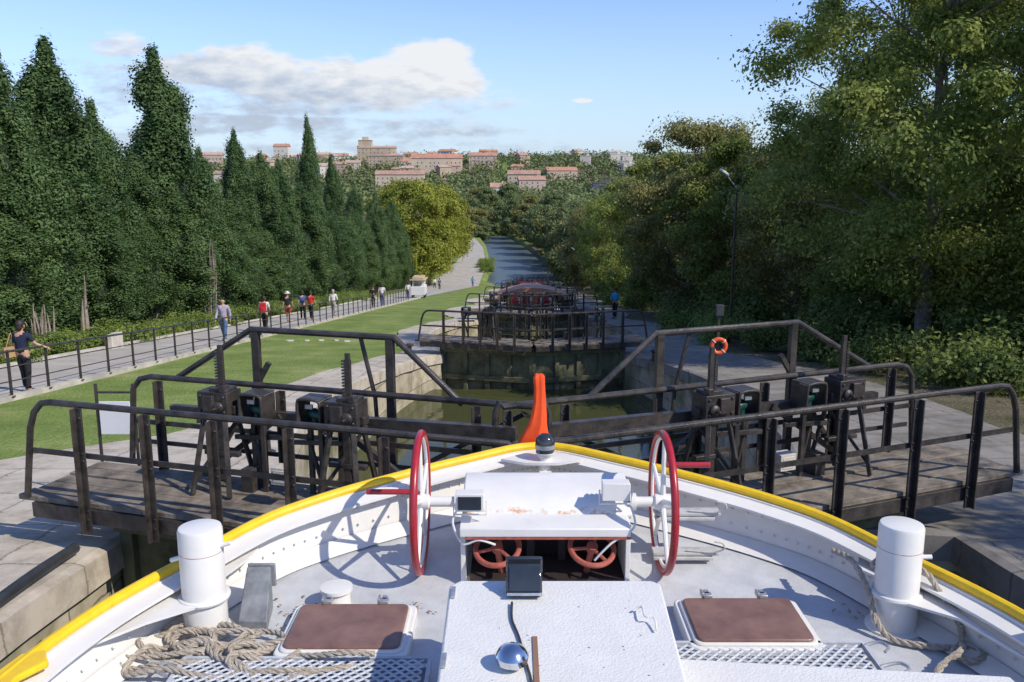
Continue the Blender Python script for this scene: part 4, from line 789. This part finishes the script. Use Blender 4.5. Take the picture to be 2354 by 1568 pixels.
def person(X,Y,h,face,stride,top,bot,hair,label,arm='swing',shorts=False,hat=None,bald=False,longs=True,z=None):
    z=gz(X,Y)+.03 if z is None else z; r=empty('person',(X,Y,z),label,'person',"people walking by the locks"); r.rotation_euler=(0,0,face); k=h/1.75; r.scale=(k,k,k)
    a1,a2=stride,-stride
    def leg(sx,a):
        hp=Vector((sx*.095,0,.93)); bend=.15 if a>0 else .3; kn=hp+Vector((0,math.sin(a+ .1),-math.cos(a+.1)))*.44; an=kn+Vector((0,math.sin(a-bend*abs(stride)*2),-math.cos(a-bend*abs(stride)*2)))*.42; return hp,kn,an,an+Vector((sx*.01,.09,-.045)),an+Vector((sx*.015,.17,-.06))
    def armf(sx,a):
        sh=Vector((sx*.185,0,1.42))
        if arm=='rail' and sx>0: el=sh+Vector((.12,.07,-.23)); wr=el+Vector((.17,.12,-.1)); return sh,el,wr
        if arm=='rail': el=sh+Vector((.01,-.03,-.28)); wr=el+Vector((.06,.1,-.22)); return sh,el,wr
        if arm=='front': el=sh+Vector((sx*.06,.04,-.27)); wr=el+Vector((-sx*.1,.2,.02)); return sh,el,wr
        el=sh+Vector((sx*.06,math.sin(a)*.27,-math.cos(a)*.28)); wr=el+Vector((sx*.01,math.sin(a+.35)*.25,-math.cos(a+.35)*.25)); return sh,el,wr
    Lg=[leg(-1,a1),leg(1,a2)]; lo=min(l[3].z for l in Lg)-.035; sh=-lo
    V=[Vector(p) for p in((0,0,.96),(0,.0,1.1),(0,.0,1.25),(0,-.01,1.4),(0,.0,1.5),(0,.015,1.57),(0,.03,1.64),(0,.02,1.7))]; E=[(i,i+1) for i in range(7)]; Rr=[.13,.115,.125,.12,.052,.062,.09,.07]; roots=[0]
    for l in Lg:
        b0=len(V); V+=list(l); E+=[(0,b0),(b0,b0+1),(b0+1,b0+2),(b0+2,b0+3),(b0+3,b0+4)]; Rr+=[.095,.06,.042,.042,.032]
    arms=[]
    for sx,a in((-1,a2*.8),(1,a1*.8)):
        A=armf(sx,a); arms.append((sx,A)); b0=len(V); d=(A[2]-A[1]).normalized(); hand=A[2]+d*.05; V+=[A[0],A[1],A[2],hand]; E+=[(3,b0),(b0,b0+1),(b0+1,b0+2),(b0+2,b0+3)]; Rr+=[.058,.042,.028,(.038,.02)]
        side=Vector((0,1,0)) if abs(d.y)<.8 else Vector((0,0,1)); side=(side-d*side.dot(d)).normalized()
        nrm=d.cross(side)
        for f in range(5):
            b0=len(V)
            if f<4: s0=hand+side*(.027-.018*f); ln=(.07,.08,.075,.06)[f]; V+=[s0,s0+d*ln*.55,s0+d*ln+nrm*-.02*sx]
            else: s0=A[2]+d*.02+side*.028; V+=[s0,s0+side*.03+d*.025,s0+side*.035+d*.05]
            E+=[(b0,b0+1),(b0+1,b0+2)]; Rr+=[.0095,.009,.007]; roots.append(b0)
    up=lambda P:[(p.x,p.y,p.z+sh) for p in P]
    skinobj('body',up(V),E,Rr,roots,SKIN,r)
    V2=[Vector((0,0,.93)),Vector((0,0,1.1)),Vector((0,0,1.25)),Vector((0,-.01,1.4)),Vector((0,0,1.475))]; E2=[(0,1),(1,2),(2,3),(3,4)]; R2=[.16,.145,.152,.14,.07]
    for sx,A in arms:
        b0=len(V2); e=A[2] if longs else A[0].lerp(A[1],.8); V2+=[A[0],A[1] if longs else A[0].lerp(A[1],.5),e]; E2+=[(3,b0),(b0,b0+1),(b0+1,b0+2)]; R2+=[.078,.058,.045 if longs else .06]
    skinobj('shirt',up(V2),E2,R2,[0],top,r)
    V3=[Vector((0,0,1.0)),Vector((0,0,.93))]; E3=[(0,1)]; R3=[.13,.145]
    for l in Lg:
        b0=len(V3); e=l[1].lerp(l[0],.1) if shorts else l[2]; V3+=[l[0],l[0].lerp(l[1],.5) if shorts else l[1],e]; E3+=[(1,b0),(b0,b0+1),(b0+1,b0+2)]; R3+=[.112,.095 if shorts else .075,.085 if shorts else .06]
    skinobj('shorts' if shorts else 'trousers',up(V3),E3,R3,[1],bot,r)
    ORG[r]=Vector((0,0,0))
    for l in Lg: b=MB(); b.sph((l[3].x,l[3].y+.02,l[3].z+sh-.0),.05,8,sc=(.9,2.3,.8)); b.emit('shoe',BLK,r)
    if not bald or hat:
        b=MB(); 
        if hat: b.lathe((0,.02,1.7+sh),[(.19,0),(.185,.012),(.105,.02),(.1,.09),(.06,.12),(.01,.125)],n=18); b.emit('hat',hat,r)
        else:
            b.sph((0,-.005,1.685+sh),.112,10,sc=(.92,1.,1.)); b.sph((0,-.05,1.62+sh),.085,8,sc=(1,.7,1.2)); b.emit('hair',hair,r)
    for sx in(-1,1): b=MB(); b.sph((sx*.035,.118,1.655+sh),.011,6); b.emit('eye',HAIR,r)
    b=MB(); b.sph((0,.128,1.625+sh),.016,6,sc=(.8,1,1.5)); b.emit('nose',SKIN,r)
    b=MB(); b.box((0,.115,1.59+sh),(.045,.012,.01)); b.emit('mouth',M['rustred'],r)
    for sx in(-1,1): b=MB(); b.sph((sx*.095,.02,1.635+sh),.024,6,sc=(.5,1,1.4)); b.emit('ear',SKIN,r)
    ORG[r]=Vector((X,Y,z)); return r,sh
person(-11.65,20.3,1.7,-.1,.1,NAVY,BLK,HAIR,'woman in navy top resting a hand on the fence rail',arm='rail',longs=False)
person(-11.85,35.3,1.8,math.pi,.3,LIL,JEAN,HAIR,'bald man in lilac shirt and jeans walking uphill',bald=True)
person(-11.8,41,1.68,0,.22,WHT,BLK,HAIR,'person in white shirt walking with a red backpack',longs=False)
person(-12.5,48,1.7,0,.2,BLK,REDC,HAIR,'man in black shirt, red shorts and pale hat',hat=WHT,shorts=True,longs=False)
person(-12.4,51,1.66,.2,.1,BLU,BLK,HAIR,'person in dark blue shirt standing on the path',longs=False)
person(-11.8,50.5,1.68,-.2,.18,REDC,BLK,HAIR,'person in red top and dark trousers on the path',longs=False)
person(-11.4,55,1.68,0,.2,WHT,GREYH,GREYH,'woman in pale top and light trousers walking downhill')
person(-10.7,66.5,1.7,math.pi,.15,BLK,BLK,HAIR,'person in black clothes standing on the path',arm='front')
person(-10.4,69,1.85,0,.25,WHT,BLU,HAIR,'tall person in white shirt and blue trousers walking',longs=False)
person(-10.6,88,1.7,0,.2,WHT,BLU,HAIR,'person in white shirt and blue trousers on lower path')
person(-10.9,130,1.7,0,.2,BLU,BLK,HAIR,'distant person in blue clothes on the lower path')
person(-6.9,152,1.8,0,.2,CYAN,BLU,HAIR,'distant person in bright blue shirt near the basin')
person(-12.5,140,1.7,.5,.2,WHT,BLK,HAIR,'distant person in white shirt on the lower path')
person(6.2,51.8,1.8,2.6,.1,CYAN,BLK,HAIR,'person in cyan jacket standing by the lock gate',arm='front',z=pz(51.8)+.04)
b=MB(); z0=gz(-12,20.3); b.box((-11.89,20.16,z0+1.02),(.1,.28,.25),rotz(-.5)); b.tube(cr([(-11.9,20.05,z0+1.12),(-11.83,20.2,z0+1.48),(-11.88,20.28,z0+1.12)],5),.012,6); b.emit('handbag',TAN,bevel=.03,label='tan leather handbag hanging from a shoulder',category='bag')
b=MB(); z0=gz(-11.8,41); b.box((-11.8,40.8,z0+1.22),(.3,.18,.42)); b.box((-11.8,40.69,z0+1.13),(.22,.07,.2)); b.emit('backpack',REDC,bevel=.05,label='bright red backpack worn on a back',category='bag')
# ------------------------------------------------------------ world, sun, camera
w=bpy.data.worlds.new('World'); S.world=w; w.use_nodes=True; N=w.node_tree.nodes; L=w.node_tree.links
ts=Vector((.62,-.38,.68)).normalized()
sky=N.new('ShaderNodeTexSky'); sky.sky_type='NISHITA'; sky.sun_disc=False; sky.sun_elevation=math.asin(ts.z); sky.sun_rotation=math.atan2(ts.x,ts.y); sky.altitude=50; sky.air_density=1.; sky.dust_density=.1; sky.ozone_density=3.
def mth(op,a,b_=None,c=None,clamp=False):
    n=N.new('ShaderNodeMath'); n.operation=op; n.use_clamp=clamp
    for i,v in enumerate((a,b_,c)):
        if v is None: continue
        if isinstance(v,(int,float)): n.inputs[i].default_value=v
        else: L.new(v,n.inputs[i])
    return n.outputs[0]
tc=N.new('ShaderNodeTexCoord'); sp=N.new('ShaderNodeSeparateXYZ'); L.new(tc.outputs['Generated'],sp.inputs[0])
bg=N['Background']; bg.inputs['Strength'].default_value=.15
tn=N.new('ShaderNodeMixRGB'); tn.blend_type='MULTIPLY'; tn.inputs[0].default_value=1.; tn.inputs[2].default_value=(1.02,1.04,1.32,1); L.new(sky.outputs[0],tn.inputs[1])
hz=mth('SUBTRACT',1.,mth('DIVIDE',mth('MAXIMUM',sp.outputs[2],0.),.2),clamp=True); hz=mth('MULTIPLY',mth('POWER',hz,1.4),.85)
hm=N.new('ShaderNodeMixRGB'); hm.inputs[2].default_value=(3.2,4.4,5.5,1); L.new(hz,hm.inputs[0]); L.new(tn.outputs[0],hm.inputs[1]); L.new(hm.outputs[0],bg.inputs['Color'])
ysafe=mth('MAXIMUM',sp.outputs[1],.08); az=mth('DIVIDE',sp.outputs[0],ysafe); el=mth('DIVIDE',sp.outputs[2],ysafe)
cb=N.new('ShaderNodeCombineXYZ'); L.new(az,cb.inputs[0]); L.new(mth('MULTIPLY',el,2.6),cb.inputs[1])
def nz(sc,det,off,ro=.55):
    n=N.new('ShaderNodeTexNoise'); n.inputs['Scale'].default_value=sc; n.inputs['Detail'].default_value=det; n.inputs['Roughness'].default_value=ro; mp=N.new('ShaderNodeMapping'); mp.inputs['Location'].default_value=(off,off*.7,0); L.new(cb.outputs[0],mp.inputs[0]); L.new(mp.outputs[0],n.inputs['Vector']); return n.outputs['Fac']
n1=nz(20,10,3.1,.6); n2=nz(30,8,7.7); n3=nz(9,3,1.3)
wob=mth('MULTIPLY',mth('SUBTRACT',n3,.5),1.1)
tot=None
for cx_,cy_,rx,ry,am in[(-.09,.108,.055,.034,2.6),(-.13,.1,.08,.03,2.4),(-.22,.1,.13,.028,2.2),(-.3,.11,.09,.026,2.2),(-.36,.115,.05,.018,1.8),(-.2,.078,.2,.016,1.5),(-.33,.055,.1,.014,1.5),(-.2,.05,.24,.015,1.1),(-.43,.138,.04,.015,1.2),(-.44,.095,.14,.035,.95),(.078,.08,.013,.003,1.6),(-.15,.025,.3,.014,.8),(-.5,.045,.12,.035,.85)]:
    dx=mth('DIVIDE',mth('SUBTRACT',az,cx_),rx); dy=mth('DIVIDE',mth('SUBTRACT',el,cy_),ry); d=mth('SQRT',mth('ADD',mth('MULTIPLY',dx,dx),mth('MULTIPLY',dy,dy)))
    v=mth('MULTIPLY',mth('SUBTRACT',mth('ADD',wob,1.15),d),am); v=mth('MINIMUM',v,am*.5); v=mth('MAXIMUM',v,-.7); tot=v if tot is None else mth('MAXIMUM',tot,v)
dens=mth('ADD',tot,mth('MULTIPLY',mth('SUBTRACT',n1,.5),2.5))
mr=N.new('ShaderNodeMapRange'); mr.interpolation_type='SMOOTHSTEP'; mr.inputs['From Min'].default_value=.1; mr.inputs['From Max'].default_value=.95; mr.inputs['To Max'].default_value=.95; L.new(dens,mr.inputs['Value'])
mask=mth('MULTIPLY',mr.outputs[0],mth('GREATER_THAN',sp.outputs[1],.2))
sh=mth('ADD',mth('MULTIPLY',mth('SUBTRACT',el,.095),18.),mth('MULTIPLY',mth('SUBTRACT',n2,.5),2.4)); sh=mth('ADD',sh,mth('MULTIPLY',mth('ADD',az,.17),2.8)); sh=mth('ADD',sh,.62,clamp=True)
cmx=N.new('ShaderNodeMixRGB'); cmx.inputs[1].default_value=(.48,.56,.69,1); cmx.inputs[2].default_value=(.88,.89,.9,1); L.new(sh,cmx.inputs[0])
bg2=N.new('ShaderNodeBackground'); bg2.inputs['Strength'].default_value=1.; L.new(cmx.outputs[0],bg2.inputs['Color'])
mx=N.new('ShaderNodeMixShader'); L.new(mask,mx.inputs[0]); L.new(bg.outputs[0],mx.inputs[1]); L.new(bg2.outputs[0],mx.inputs[2]); L.new(mx.outputs[0],N['World Output'].inputs['Surface'])
sl_=bpy.data.lights.new('sun','SUN'); sl_.energy=4.5; sl_.angle=math.radians(.5); sl_.color=(1,.93,.8); so=bpy.data.objects.new('sun',sl_); COL.objects.link(so); so.rotation_euler=ts.to_track_quat('Z','Y').to_euler(); so.location=(20,-10,30)
cd=bpy.data.cameras.new('camera'); cd.lens=30.6; cd.sensor_width=36; cd.clip_end=20000; cd.clip_start=.05; co=bpy.data.objects.new('camera',cd); COL.objects.link(co); co.location=(0,0,0); co.rotation_euler=(math.radians(90-10.87),0,0); S.camera=co
S.view_settings.view_transform='Standard'; S.view_settings.look='None'; S.view_settings.exposure=0
